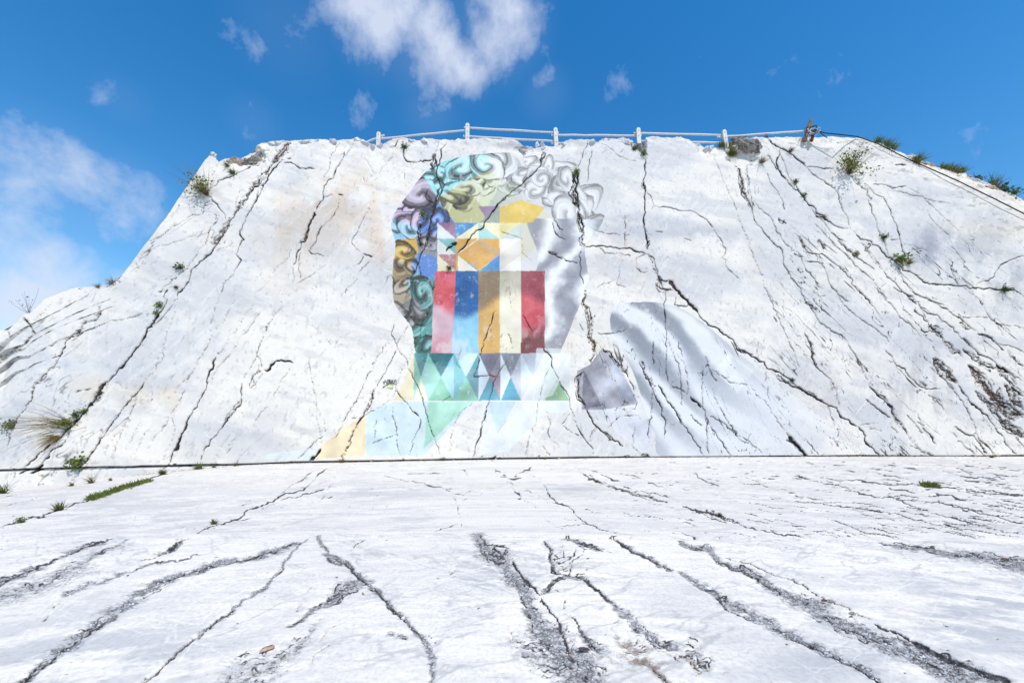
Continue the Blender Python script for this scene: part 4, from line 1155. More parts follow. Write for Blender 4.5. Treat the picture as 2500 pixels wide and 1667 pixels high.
# crushed seams (width in photo px at the start and the end, strength)
FLOOR_BANDS = '''
g1 12 34 1 760,590 540,660 400,720 230,790 110,840 0,880 -200,960
g1 24 130 .62 860,590 700,670 560,740 440,830 300,900 100,960 0,990 -200,1080
g1 6 26 .85 1350,700 1100,745 950,790 820,830 640,890 440,960
g1 8 24 .9 1230,590 1190,640 1120,680
g1 22 30 1 1900,650 1780,690 1600,740 1400,780 1250,830 1080,880 980,930 890,990 800,1060
g1 40 22 1 830,1030 740,1130 640,1190 520,1270 430,1330 300,1430 180,1520 60,1620
g1 14 10 .7 2080,590 2000,620 1900,650
g1 10 24 .85 2030,610 1950,720 1870,830 1800,910 1700,980
g1 18 10 1 1700,980 1620,1030 1530,1100 1400,1190 1300,1270 1180,1370 1070,1470 850,1650
g1 34 26 .95 2320,960 2200,1030 2090,1090 1970,1170
g1 20 170 .55 2170,1120 2080,1250 1990,1350 1830,1440 1640,1520 1560,1600
g1 30 40 .9 2150,570 2180,640 2210,700 2260,740 2320,760
g2 60 110 .85 1010,560 1040,620 1100,690 1180,760
g2 60 100 .95 1180,760 1240,840 1300,900 1340,980 1370,1080 1430,1170
g2 110 150 .92 1430,1170 1500,1260 1580,1350 1650,1420 1720,1500 1800,1620
g2 36 28 1 0,690 60,720 120,750 170,810 220,860 290,910
g2 28 40 .95 290,910 350,960 430,1050 510,1120
g2 24 26 1 510,1120 570,1190 640,1250 680,1320 700,1430 715,1640
g2 50 40 .85 240,880 150,920 60,980 0,1030
g2 12 30 .8 1460,600 1500,650 1510,740 1540,820
g2 100 60 .42 1560,640 1600,760 1560,800
g2 24 14 .8 1600,590 1690,610 1760,640 1830,660
g2 16 30 .9 1640,830 1740,870 1840,950 1900,1010 1980,1080
g2 30 40 .95 1980,1080 2060,1140 2140,1220 2220,1290 2330,1320
g2 12 20 .85 1650,840 1560,860 1500,910 1450,960
g2 60 90 .5 1240,1280 1350,1320 1480,1340
g2 60 120 .6 1300,1330 1450,1420 1580,1500 1660,1600
g2 26 50 .8 1690,1180 1720,1240 1780,1300 1840,1340
g2 70 120 .45b 1740,1350 1900,1390 2020,1400 2150,1430
g2 90 60 .6 1950,1260 2060,1330 2160,1330
g2 30 24 .9b 2080,1400 2180,1450 2250,1520 2330,1600
g2 14 22 .9 1900,575 1980,620 2070,680 2150,710 2220,750 2320,800
g2 40 30 .7 430,1230 480,1240 540,1270
g3 26 46 .95 0,595 100,650 250,730 400,800 560,880 700,950
g3 56 84 .95 700,950 850,1030 1000,1110 1150,1190 1300,1260 1450,1340
g3 84 70 .95 1300,1240 1450,1320 1600,1400 1750,1480 1900,1560
g3 40 60 .9 1450,1260 1600,1340 1800,1420 1950,1480 2100,1560
g3 22 44 .95 0,815 80,870 180,920 260,990 380,1050 500,1110
g3 44 24 .95 500,1110 620,1170 720,1240 830,1290 950,1340 1050,1390 1180,1450 1300,1530 1400,1600
g3 10 30 .9 1290,600 1450,630 1600,650 1750,680
g3 30 60 .92 1750,680 1900,700 2050,720 2200,740 2320,780 2500,830
g3 120 90 .5 0,1330 100,1400 180,1490
'''
CREST = [(-400, 1316), (0, 1303), (217, 1298), (315, 1303), (434, 1297), (560, 1303), (687, 1297), (800, 1299), (1133, 1298), (1162, 1305), (1400, 1307), (1639, 1310), (1978, 1310), (2108, 1316), (2500, 1318), (2900, 1322)]
STEP = .20
ce = np.array([floor_hit(x, y, STEP) for x, y in CREST])
NR, NC = 545, 1150
ys = 1.0 / np.linspace(1 / 2.0, 1 / 21.0, NR); sv = np.linspace(-1, 1, NC)
fw = ys * 1.45 + 1.6
FX = sv[None, :] * fw[:, None]; FY = np.repeat(ys[:, None], NC, 1)
cellf = np.maximum(np.repeat((2 * fw / NC)[:, None], NC, 1), np.repeat(np.abs(np.gradient(ys))[:, None], NC, 1) * .55)
def fblock(x0, x1, y0, y1, r):
    p = r * 1.05 + .02
    j0, j1 = np.searchsorted(ys, (y0 - p, y1 + p)); j0, j1 = max(j0 - 1, 0), min(j1 + 1, NR)
    if j1 - j0 < 1: return None
    c = np.array([(x0 - p) / fw[j0:j1], (x1 + p) / fw[j0:j1]]); i0, i1 = np.searchsorted(sv, (c.min(), c.max())); i0, i1 = max(i0 - 1, 0), min(i1 + 1, NC)
    return (slice(j0, j1), slice(i0, i1)) if i1 > i0 else None
fgrid = Grid(FX, FY, fblock, cellf)
crest_y = np.interp(FX, ce[:, 0], ce[:, 1])
def hitf(x, y):
    g, f = floor_hit(x, y, STEP), floor_hit(x, y, 0)
    near_ = g[..., 1] < np.interp(g[..., 0], ce[:, 0], ce[:, 1])
    return np.where(near_[..., None], g, f)
FC = np.zeros(FX.shape); FB = np.zeros(FX.shape); FBR = np.zeros(FX.shape); FD = np.zeros(FX.shape)
for ln in FLOOR_CRACKS.strip().splitlines():
    c, sp, pts = ln.split(' ', 2); crack(sp, parse(c, pts), fgrid, hitf, FC, FBR, FD)
for ln in FLOOR_BANDS.strip().splitlines():
    c, wa, wb, v, pts = ln.split(' ', 4); b = v.endswith('b'); v = float(v.rstrip('b')); P = roughen(parse(c, pts), 9, .06)
    k = np.linspace(0, 1, len(P)); n = wiggle(len(P), 4)
    w = (float(wa) + (float(wb) - float(wa)) * k) * (.35 + .85 * n)
    Mx = hitf(*P.T); hw = px_width(P, w, hitf); hw = np.minimum(hw, 2.0 * np.median(hw))
    fgrid.stroke(FB, Mx, np.minimum(hw * 1.15, .6), v, 'soft', (FBR, 1.0) if b else None)
    if b: continue
    T = np.gradient(P, axis=0); T = T / (np.linalg.norm(T, axis=1, keepdims=True) + 1e-9); N = np.stack([-T[:, 1], T[:, 0]], 1)
    for q in range(int(np.clip(w.mean() / 1.9 * v, 2, 34))):          # dark partings that run along the seam
        i0 = RNG.integers(0, max(len(P) - 6, 1)); i1 = min(len(P), i0 + RNG.integers(5, 26))
        if i1 - i0 < 3: continue
        off = (RNG.uniform(-.38, .38) + (wiggle(i1 - i0, 5) - .5) * .35) * w[i0:i1]
        walk(P[i0:i1] + N[i0:i1] * off[:, None], RNG.uniform(.8, 2.0), fgrid, hitf, FC, RNG.uniform(.35, .9), wob=1.0, step=8)
# short dashes along the bedding on the right of the far level
for _ in range(300):
    x = 2500 - abs(RNG.normal()) * 480; y = RNG.uniform(1122, 1300); l = RNG.uniform(10, 70) * (.4 + (y - 1110) / 200); sl_ = .06 + (y - 1120) / 180 * .16
    if x < 1500: continue
    walk(np.array([(x, y), (x + l, y + l * sl_)]), RNG.uniform(.9, 1.5), fgrid, hitf, FC, RNG.uniform(.3, .8), amp=.03)
for _ in range(120):
    x, y = RNG.uniform(0, 2500), RNG.uniform(1130, 1300); a = R(RNG.choice([18, 28, 150, 165]) + RNG.normal() * 8); l = RNG.uniform(8, 60)
    walk(np.array([(x, y), (x + math.cos(a) * l, y + math.sin(a) * l * .6)]), 1.0, fgrid, hitf, FC, RNG.uniform(.25, .5), amp=.08)
for _ in range(160):                                     # pits and flakes on the near slab
    x, y = RNG.uniform(0, 2500), RNG.uniform(1310, 1660); a = RNG.normal() * .3; l = RNG.uniform(3, 12)
    walk(np.array([(x, y), (x + math.cos(a) * l, y + math.sin(a) * l)]), RNG.uniform(1, 2.2), fgrid, hitf, FC, RNG.uniform(.3, .7), step=4, amp=.15)
FC = np.clip(FC * 1.4, 0, 1)
def floor_z(X, Y, detail=True):
    X = np.asarray(X, float); Y = np.asarray(Y, float)
    cy = np.interp(X, ce[:, 0], ce[:, 1])
    z = STEP * sstep(.10, -.08, Y - cy - (fbm(X * 3, X * 0, 95, 2) - .5) * .16)
    z = z - .52 * sstep(-8.2, -16.5, X) * sstep(7, 12, Y) - .35 * sstep(-18, -30, X)
    z = z + (fbm(X * .5, Y * .5, 97, 3) - .5) * .04 * sstep(0, 3, np.abs(Y - cy)) * sstep(15, 12.5, Y)
    return z
FZ = floor_z(FX, FY) + (fbm(FX * 2.4, FY * 3.2, 99, 3) - .5) * .007 + (fbm(FX * 9, FY * 13, 101, 2) - .5) * .002
gr = fbm(FX * 24, FY * 24, 103, 2) - .5
FZ = FZ - np.minimum(FB * 1.6, 1) * .012 + FB * gr * .035 - FC * .012 - np.minimum(FD, 1) * .016
PXf, PYf = to_px(FX, FY, FZ)
fleck = (.25 + .65 * sstep(1300, 2300, PXf)) * sstep(1330, 1280, PYf) + .25 * sstep(1280, 1330, PYf)
bloom = np.clip(1.0 * np.exp(-(((PXf - 2420) / 280) ** 2 + ((PYf - 1490) / 120) ** 2)) + .7 * np.exp(-(((PXf - 1980) / 160) ** 2 + ((PYf - 1630) / 60) ** 2)) + .7 * np.exp(-(((PXf - 250) / 420) ** 2 + ((PYf - 1620) / 120) ** 2)) + .55 * np.exp(-(((PXf - 1390) / 60) ** 2 + ((PYf - 1194) / 12) ** 2)) * 1.6
                + .5 * np.exp(-(((PXf - 900) / 160) ** 2 + ((PYf - 1200) / 20) ** 2)) + .5 * np.exp(-(((PXf - 300) / 300) ** 2 + ((PYf - 1250) / 70) ** 2)) + .5 * np.exp(-(((PXf - 2300) / 300) ** 2 + ((PYf - 1140) / 25) ** 2)) + .35 * fbm(FX * .9, FY * .9, 105, 2), 0, 1)
# colour of the stone: grey bloom and streaks along the bedding
stone = np.ones(FX.shape + (4,))
def tone(m, col):
    for i in range(3): stone[..., i] += np.clip(m, 0, 1) * (col[i] - stone[..., i])
FWH, FGR, FBL = srgb(.905, .885, .85), srgb(.87, .852, .82), srgb(.68, .682, .69)
tone(1, FWH); tone(sstep(.40, .66, fbm(FX * .55, FY * .9, 111, 5, .6)), FGR)
fa = .32 * np.tanh(FX / 3.0); su, sw_ = FX * np.cos(fa) - FY * np.sin(fa), FX * np.sin(fa) + FY * np.cos(fa)
strk = fbm(su * 1.2, sw_ * 13.0, 113, 5, .66); nearm = sstep(1290, 1315, PYf)
def fweb(ang, a_, b_, seed, th, lo, hi):
    u, v = FX * math.cos(ang) + FY * math.sin(ang), -FX * math.sin(ang) + FY * math.cos(ang)
    n = fbm(u * a_ + .5 * vnoise(FX * 2, FY * 2, seed + 9), v * b_, seed, 5, .58); return np.exp(-((n - .5) / th) ** 2) * sstep(lo, hi, fbm(FX * .6, FY * .6, seed + 5, 3))
tone(nearm * sstep(.44, .70, fbm(su * 5, sw_ * 11, 131, 5, .68)) * .42, srgb(.735, .73, .72)); tone(nearm * fweb(.5, 1.2, 3, 141, .018, .36, .52) * .6, srgb(.60, .60, .62)); tone(nearm * fweb(-.6, 1.0, 3.4, 143, .018, .38, .54) * .6, srgb(.60, .60, .62))
tone((1 - nearm) * fweb(.05, .6, 3.2, 145, .022, .36, .52) * .55, srgb(.50, .50, .52)); tone((1 - nearm) * fweb(-.16, .5, 2.6, 147, .016, .40, .55) * .6 * sstep(0, 6, FX), srgb(.40, .40, .41))
tone(nearm * np.maximum(fweb(.25, .9, 2.4, 149, .014, .40, .56), fweb(-.9, .9, 2.2, 151, .014, .44, .58)) * .6, srgb(.93, .92, .90))
tone(sstep(.50, .74, strk) * (.12 + .7 * sstep(1315, 1290, PYf)), srgb(.735, .735, .735))
tone(sstep(1308, 1290, PYf) * .42, srgb(.79, .78, .765)); tone(bloom * sstep(.36, .60, fbm(su * 2.4, sw_ * 4.2, 115, 5, .66)), FBL)
# pale scuffs left by dragged blocks
for k in range(90):
    x, y = RNG.uniform(-100, 2500), RNG.uniform(1320, 1660); 
    if 700 < x < 1700 and k % 3: continue
    P = roughen(np.array([(x, y), (x + RNG.uniform(-60, 260), y + RNG.uniform(-70, 50)), (x + RNG.uniform(0, 420), y + RNG.uniform(-120, 60))]), 14, .05)
    sc_ = np.zeros(FX.shape) if k == 0 else sc_
    Mx = hitf(*P.T); fgrid.stroke(sc_, Mx, np.minimum(px_width(P, RNG.uniform(2, 8), hitf), .12), RNG.uniform(.3, .8), 'soft')
tone(sc_ * .85, srgb(.915, .905, .885))
stone[..., :3] *= np.array([1.10, 1.06, 1.0])
jj, kk = np.meshgrid(np.arange(NR - 1), np.arange(NC - 1), indexing='ij'); i00 = jj * NC + kk
fq = np.stack([i00, i00 + 1, i00 + NC + 1, i00 + NC], -1).reshape(-1, 4)
floor = link('ground', lattice_mesh('ground', np.stack([FX, FY, FZ], -1).reshape(-1, 3), fq,
             {'crack': FC.ravel(), 'band': FB.ravel(), 'brown': FBR.ravel(), 'fleck': fleck.ravel(), 'stone': stone.reshape(-1, 4)}))
floor.data.materials.append(M_FLOOR); tag(floor, kind='structure')
# the quarry ground beyond, out to the horizon (a little lower than the sawn floor)
gn = 40; gx = np.sign(np.linspace(-1, 1, gn)) * np.abs(np.linspace(-1, 1, gn)) ** 3 * 1500
GXX, GYY = np.meshgrid(gx, gx); gz = -1.05 + 0 * GXX
i_, k_ = np.meshgrid(np.arange(gn - 1), np.arange(gn - 1), indexing='ij'); e0 = i_ * gn + k_
terr = link('terrain', lattice_mesh('terrain', np.stack([GXX, GYY, gz], -1).reshape(-1, 3), np.stack([e0, e0 + 1, e0 + gn + 1, e0 + gn], -1).reshape(-1, 4), {}))
terr.data.materials.append(M_FAR); tag(terr, kind='structure')
# apron that carries the near slab on under and behind the viewer
ap = []
for yv in (-60, -25, -8, -2, 1.0, 1.995):
    for xv in np.linspace(-1, 1, 41):
        X = xv * (yv * 1.45 + 1.6) if yv > 1.9 else xv * (4.5 + 12 * sstep(1.9, -8, yv) * 4)
        ap.append((X, yv, float(floor_z(X, max(yv, 1.0))) - (.0 if yv > -3 else .2)))
e = np.arange(40); apq = np.concatenate([np.stack([r * 41 + e, r * 41 + e + 1, (r + 1) * 41 + e + 1, (r + 1) * 41 + e], -1) for r in range(5)])
apron = link('ground', lattice_mesh('ground_apron', np.array(ap, float), apq, {})); apron.data.materials.append(M_WHITE); tag(apron, kind='structure')
def on_floor(x, y):
    g = hitf(x, y); return Vector((g[0], g[1], float(floor_z(g[0], g[1]))))
# ------------------------------------------------------------------ small mesh tools
rnd = random.Random(21)
class MB:
    def __init__(s): s.v, s.f = [], []
    def add(s, v, f):
        n = len(s.v); s.v += [tuple(p) for p in v]; s.f += [tuple(i + n for i in q) for q in f]
    def tube(s, pts, r, sides=8, cap=True):
        pts = [Vector(p) for p in pts]; n = len(pts); rr = r if isinstance(r, (list, tuple)) else [r] * n; ring = []
        for i, p in enumerate(pts):
            t = (pts[min(i + 1, n - 1)] - pts[max(i - 1, 0)]).normalized()
            a = t.cross(Vector((0, 0, 1)) if abs(t.z) < .9 else Vector((1, 0, 0))).normalized(); b = t.cross(a)
            ring += [p + (a * math.cos(2 * math.pi * k / sides) + b * math.sin(2 * math.pi * k / sides)) * rr[i] for k in range(sides)]
        f = [(i * sides + k, i * sides + (k + 1) % sides, (i + 1) * sides + (k + 1) % sides, (i + 1) * sides + k) for i in range(n - 1) for k in range(sides)]
        if cap: f += [tuple(range(sides))[::-1], tuple((n - 1) * sides + k for k in range(sides))]
        s.add(ring, f)
    def build(s, name, mat, parent=None, loc=None, smooth=False):
        me = bpy.data.meshes.new(name); off = Vector(loc) if loc is not None else Vector((0, 0, 0))
        me.from_pydata([tuple(Vector(p) - off) for p in s.v], [], s.f); me.materials.append(mat)
        if smooth: me.polygons.foreach_set('use_smooth', np.ones(len(me.polygons), bool))
        me.update(); o = link(name, me, parent)
        if loc is not None and parent is None: o.location = off
        return o
def hull(n, sx, sy, sz, seed, sub=0, rough=.12):
    """an angular stone: hull of random points, optionally broken up further"""
    g = np.random.default_rng(seed); bm = bmesh.new()
    p = g.normal(size=(n, 3)); p /= np.linalg.norm(p, axis=1, keepdims=True); p *= g.uniform(.75, 1.05, (n, 1))
    for q in p: bm.verts.new((q[0] * sx, q[1] * sy, q[2] * sz))
    r = bmesh.ops.convex_hull(bm, input=bm.verts)
    bmesh.ops.delete(bm, geom=list({e for e in r['geom_interior'] + r['geom_unused'] if isinstance(e, bmesh.types.BMVert)}), context='VERTS')
    for k in range(sub):
        bmesh.ops.subdivide_edges(bm, edges=bm.edges[:], cuts=1, use_grid_fill=True)
        for v in bm.verts: v.co += Vector(g.normal(size=3)) * rough * min(sx, sy, sz) * (.6 ** k)
    bmesh.ops.triangulate(bm, faces=bm.faces[:])
    bm.verts.index_update(); V_ = [v.co.copy() for v in bm.verts]; F_ = [tuple(v.index for v in f.verts) for f in bm.faces]; bm.free()
    return V_, F_
def stone_mesh(name, mat, *a, **k):
    V_, F_ = hull(*a, **k); me = bpy.data.meshes.new(name); me.from_pydata([tuple(v) for v in V_], [], F_); me.materials.append(mat); me.update(); return me

# ------------------------------------------------------------------ broken stones along the rim (parts of the wall) and rocks lodged in it
rim_me = [stone_mesh('edge_stone', M_WHITE, 16, 1, .8, .7, 300 + i, 1, .10) for i in range(7)]
for i in range(70):
    x = rnd.uniform(650, 1110) if i < 40 else rnd.choice([rnd.uniform(1275, 1390), rnd.uniform(1440, 1560), rnd.uniform(1700, 1790), rnd.uniform(190, 285)])
    y = np.interp(x, [a for a, b in SKYLINE], [b for a, b in SKYLINE]); X, Z = wall_hit(x, y)
    Zt = float(np.interp(X, xs, ztop)); s_ = rnd.uniform(.08, .30) * (1 if i < 40 else 1.1)
    o = link('edge_stone', rnd.choice(rim_me), wall); o.location = (X, wall_y(X, Zt - .1) + rnd.uniform(.02, .25) - wall.location.y, Zt - s_ * rnd.uniform(.15, .6))
    o.scale = (s_ * rnd.uniform(.8, 1.5), s_, s_ * rnd.uniform(.6, 1.0)); o.rotation_euler = (rnd.uniform(-.4, .4), rnd.uniform(-.4, .4), rnd.uniform(0, 6))
def rock(name, x, y, w, h, dep, mat, label, seed, rot=0, sub=2, out=.0, n=18):
    p = on_wall(x, y); k = (p - Vector((0, 0, CAM_H))).length / FPX
    o = link(name, stone_mesh(name, mat, n, w * k / 2, dep / 2, h * k / 2, seed, sub, .13)); o.location = p + Vector((0, dep * .22 - out, 0)); o.rotation_euler = (.1, rot, 0)
    return tag(o, label, 'rock')
rock('rock', 612, 381, 66, 38, .9, M_GREY, 'dark grey weathered rock lodged under the upper left rim of the marble wall', 401, -.55, 3)
rock('rock', 566, 392, 44, 20, .7, M_TAN, 'tan rock beside the pointed upper left corner of the marble wall', 402, -.35, 3)
rock('rock', 1276, 369, 40, 22, .45, M_GREY, 'small dark grey rock just above the grey scrolls of the mural', 403, .1, 2)
rock('rock', 1311, 351, 14, 20, .4, M_WHITE, 'upright pale stone on the rim left of the third fence post', 404, .05, 1)
rock('rock', 1325, 352, 12, 18, .4, M_WHITE, 'narrow pale stone leaning by the third fence post', 405, -.2, 1)
rock('rock', 1567, 354, 24, 48, .7, M_GREY, 'tall grey rock wedged in the notch under the fourth fence post', 406, .12, 3)
rock('rock', 1533, 347, 24, 26, .4, M_WHITE, 'pale grey rock left of the notch under the fourth fence post', 407, -.5, 2)
rock('rock', 1830, 352, 84, 34, 1.0, M_GREY, 'broad grey boulder overhanging brown earth right of the fifth fence post', 408, .42, 3, .05)
rock('rock', 519, 378, 10, 14, .3, M_WHITE, 'small white stone on the tip of the upper left corner of the wall', 409, .1, 1)
e_ = rock('earth_pocket', 1842, 388, 74, 42, .5, M_SOIL, 'pocket of brown earth and dead leaves under the grey boulder', 410, .5, 3, -.08); e_['category'] = 'earth'
for i, (x, y, w, h, r_) in enumerate([(2232, 383, 44, 12, .35), (2275, 398, 40, 9, .35), (2400, 437, 46, 10, .4), (2440, 453, 30, 10, .3)]):
    rock('rock', x, y, w, h, .6, M_TAN if i % 2 else M_WHITE, ['flat pale ledge stone where the cable crosses the right rim', 'thin tan ledge stone right of the cable crossing',
         'long flat pale stone near the right end of the rim', 'tan stone below the rightmost tall grass on the rim'][i], 420 + i, r_, 2)

# ------------------------------------------------------------------ the fence on the rim
def at_depth(x, y, Y):
    d = px_dir(x, y); t = Y / d[1]; return Vector((t * d[0], Y, CAM_H + t * d[2]))
X0, Z0 = wall_hit(1357, 345); FYD = wall_y(X0, Z0) + .75
fence = empty('fence', at_depth(1141, 335, FYD)); tag(fence, 'white post and rail fence along the top rim of the marble wall', 'fence')
bolt_me = None
def fence_post(x, ytop, xb, yb, w=.21):
    a, b = at_depth(x, ytop, FYD), at_depth(xb, yb + 16, FYD); ax = (a - b).normalized(); sd_ = Vector((0, 1, 0)).cross(ax).normalized(); L = (a - b).length
    prof = [(-w / 2, 0), (w / 2, 0), (w / 2, L - w * .5)] + [(w / 2 * math.cos(t), L - w * .5 + w * .5 * math.sin(t)) for t in np.linspace(.3, math.pi - .3, 7)] + [(-w / 2, L - w * .5)]
    m = MB(); n = len(prof); front = [b + sd_ * p + ax * q + Vector((0, -.06, 0)) for p, q in prof]; back = [p + Vector((0, .12, 0)) for p in front]
    fr2 = [b + (p - b) for p in front]; m.add(fr2 + back, [tuple(range(n))[::-1], tuple(range(n, 2 * n))] + [(i, (i + 1) % n, n + (i + 1) % n, n + i) for i in range(n)])
    o = m.build('post', M_POST, fence, loc=fence.location)
    md = o.modifiers.new('bevel', 'BEVEL'); md.width = .015; md.segments = 2; md.limit_method = 'ANGLE'
    for q in (L - .18, L - .50, L - .86):
        if q < .1: continue
        c = b + ax * q + Vector((0, -.061, 0)); mb = MB(); mb.tube([c, c + Vector((0, -.012, 0))], .022, 8); s_ = mb.build('bolt', M_DARK, o, loc=fence.location)
    return o
for x, yt, xb, yb in [(925, 323, 923, 349), (1141.5, 302, 1141, 336), (1356, 313, 1359, 354), (1558, 313, 1560, 336), (1767, 318, 1775, 354)]: fence_post(x, yt, xb, yb)
def rail(x0, y0, x1, y1, r=.052, dy=.13, mat=None):
    a, b = at_depth(x0, y0, FYD + dy), at_depth(x1, y1, FYD + dy); m = MB(); n = 9
    pts = [a.lerp(b, i / (n - 1)) + Vector((0, 0, rnd.uniform(-.012, .012))) for i in range(n)]; m.tube(pts, [r * rnd.uniform(.92, 1.08) for _ in pts], 10)
    o = m.build('rail', mat or M_POST, fence, loc=fence.location, smooth=False); md = o.modifiers.new('bevel', 'BEVEL'); md.width = .008; md.limit_method = 'ANGLE'; return o
for r_ in [(890, 350, 939, 330), (921, 340, 1146, 318), (1133, 312, 1364, 325), (1131, 333, 1362, 346), (1346, 330, 1566, 332), (1346, 350, 1570, 354), (1547, 325.5, 1774, 331), (1560, 345, 1772, 349), (1751, 335.5, 1972, 320)]:
    rail(*r_)
fence.children[0]['label'] = 'low fence post at the left end of the fence'
# leaning wooden post with cable wound on it
cp = empty('cable_post', at_depth(1967, 334, FYD)); tag(cp, 'leaning weathered wooden post wound with cable at the right end of the fence', 'post')
def part_tube(name, pts, r, mat, parent, sides=8, Y=None):
    m = MB(); m.tube(pts, r, sides); return m.build(name, mat, parent, loc=parent.location)
part_tube('post', [at_depth(1964, 345, FYD), at_depth(1973, 313, FYD - .03), at_depth(1980.5, 293, FYD - .05)], [.10, .095, .085], M_WOOD, cp, 9)
part_tube('stake', [at_depth(1981, 345, FYD - .1), at_depth(1987, 322, FYD - .1), at_depth(1993, 309, FYD - .12)], [.075, .07, .065], M_RUST, cp, 7)
for k in range(7):
    c = at_depth(1977 + k * 1.9 + rnd.uniform(-1, 1), 318 + k * .9 + rnd.uniform(-3, 3), FYD - .18); pts = []
    ra, rb = rnd.uniform(.16, .30), rnd.uniform(.10, .2); tl = rnd.uniform(-.8, .8)
    for t in np.linspace(0, 2 * math.pi * .96, 20): pts.append(c + Vector((ra * math.cos(t) * math.cos(tl) - rb * math.sin(t) * math.sin(tl), .10 * math.sin(t + k), ra * math.cos(t) * math.sin(tl) * .8 + rb * math.sin(t))))
    part_tube('cable_coil', pts, .018, M_CABLE_W if k % 3 else M_CABLE, cp, 6)
# black cable running down the right rim
cb = [at_depth(1985, 308, FYD - .12), at_depth(1994, 318, FYD - .2), at_depth(2012, 325, FYD - .3), at_depth(2060, 330, FYD - .55)]
for x, y, of in [(2093, 333, .10), (2140, 353, .14), (2190, 379, .12), (2222, 394, .08), (2245, 402, .08), (2330, 444, .14), (2420, 489, .16), (2500, 529, .14), (2580, 570, .12), (2700, 632, .08)]: cb.append(on_wall(x, y, of))
m = MB(); m.tube(cb, .026, 8); cab_o = m.build('cable', M_CABLE, loc=cb[0], smooth=True); tag(cab_o, 'long black cable sagging from the wooden post down the right side of the wall', 'cable')
m = MB(); m.tube([at_depth(1988, 312, FYD - .12), at_depth(2002, 324, FYD - .2), at_depth(2014, 334, FYD - .2), at_depth(2020, 338, FYD - .2)], .018, 6)
tag(m.build('cable', M_CABLE, loc=at_depth(1988, 312, FYD - .12)), 'short black cable end hanging just right of the leaning wooden post', 'cable')

# ------------------------------------------------------------------ painted signature and flag on the face (paint film a few millimetres proud of the stone)
def film(name, polys, mat, parent, out):
    m = MB()
    for P in polys:
        v = [on_wall(x, y, out) for x, y in P]; yb_ = sum(p.y - p.z * TL for p in v) / len(v)
        m.add([Vector((p.x, yb_ + p.z * TL, p.z)) for p in v], [tuple(range(len(v)))])
    return m.build(name, mat, parent, loc=wall.location)
def ribbon(P, w):
    out = []
    for (a, b), (c, d) in zip(P[:-1], P[1:]):
        l = math.hypot(c - a, d - b) + 1e-6; nx, ny = -(d - b) / l * w / 2, (c - a) / l * w / 2; ex, ey = (c - a) / l * w * .3, (d - b) / l * w * .3
        out.append([(a + nx - ex, b + ny - ey), (c + nx + ex, d + ny + ey), (c - nx + ex, d - ny + ey), (a - nx - ex, b - ny - ey)])
    return out
M_INK = plain_mat('dark_paint', srgb(.10, .10, .16), srgb(.16, .16, .22), 40); M_FG = plain_mat('faded_green_paint', srgb(.60, .66, .42), srgb(.66, .70, .48), 30)
M_FY = plain_mat('pale_yellow_paint', srgb(.86, .89, .56), srgb(.88, .90, .64), 30); M_FB = plain_mat('pale_blue_paint', srgb(.62, .72, .72), srgb(.68, .76, .76), 30)
sgn = film('signature', [q for P in SIGN_STROKES for q in ribbon(P, 1.35)], M_INK, wall, .034); sgn['label'] = 'dark painted signature with a curved underline'
flg = film('flag', [S('770,1015 1060,1015 1050,1185 770,1185')], M_FG, wall, .026); flg['label'] = 'small faded green and yellow flag painted under the signature'
film('diamond', [S('780,1100 915,1030 1052,1095 920,1170')], M_FY, flg, .030).location = (0, 0, 0)
film('disc', [[(952.7 + 2 * math.cos(t), 942.8 + 2 * math.sin(t)) for t in np.linspace(0, 6.28, 11)[:-1]]], M_FB, flg, .034).location = (0, 0, 0)

# ------------------------------------------------------------------ plants in the cracks
def blades(mb, base, n, length, d0, spread, droop, width, jit=.03, stiff=4):
    for _ in range(n):
        p = base + Vector((rnd.gauss(0, jit), rnd.gauss(0, jit * .4), rnd.gauss(0, jit * .5)))
        d = (d0 + Vector((rnd.gauss(0, spread), rnd.gauss(0, spread * .8), rnd.gauss(0, spread * .8)))).normalized()
        L = length * rnd.uniform(.45, 1.1); side = d.cross(Vector((rnd.uniform(-1, 1), rnd.uniform(-1, 1), .3))).normalized(); v = []; K = stiff
        for i in range(K):
            t = i / (K - 1); w = width * (1 - t ** 1.6) * .5 + .0006
            v += [p + side * w, p - side * w]; p = p + d * (L / (K - 1)); d = (d + Vector((0, 0, -droop / K))).normalized()
        mb.add(v, [(2 * i, 2 * i + 1, 2 * i + 3, 2 * i + 2) for i in range(K - 1)])
def leaves(mb, tips, n, size, spread):
    for _ in range(n):
        c = rnd.choice(tips) + Vector((rnd.gauss(0, spread), rnd.gauss(0, spread), rnd.gauss(0, spread)))
        a = Vector((rnd.gauss(0, 1), rnd.gauss(-.3, 1), rnd.gauss(.3, .8))).normalized(); b = a.cross(Vector((rnd.gauss(0, 1), rnd.gauss(0, 1), rnd.gauss(0, 1)))).normalized()
        L = size * rnd.uniform(.5, 1.2); w = L * .34
        mb.add([c, c + a * L * .45 + b * w, c + a * L, c + a * L * .45 - b * w], [(0, 1, 2, 3)])
def twigs(mb, base, n, length, d0, spread, r=.006, droop=.2):
    tips = []
    for _ in range(n):
        d = (d0 + Vector((rnd.gauss(0, spread), rnd.gauss(0, spread * .8), rnd.gauss(0, spread * .8)))).normalized(); p = base.copy(); L = length * rnd.uniform(.5, 1.1); pts = [p.copy()]
        for i in range(4):
            p = p + d * L / 4 + Vector((rnd.gauss(0, .1), rnd.gauss(0, .1), rnd.gauss(0, .1))) * L / 6; d = (d + Vector((0, 0, -droop / 4))).normalized(); pts.append(p.copy())
            if i > 0: tips.append(p.copy())
        mb.tube(pts, [r, r * .8, r * .6, r * .45, r * .3], 4, False)
    return tips
OUT = Vector((0, -.75, .55))
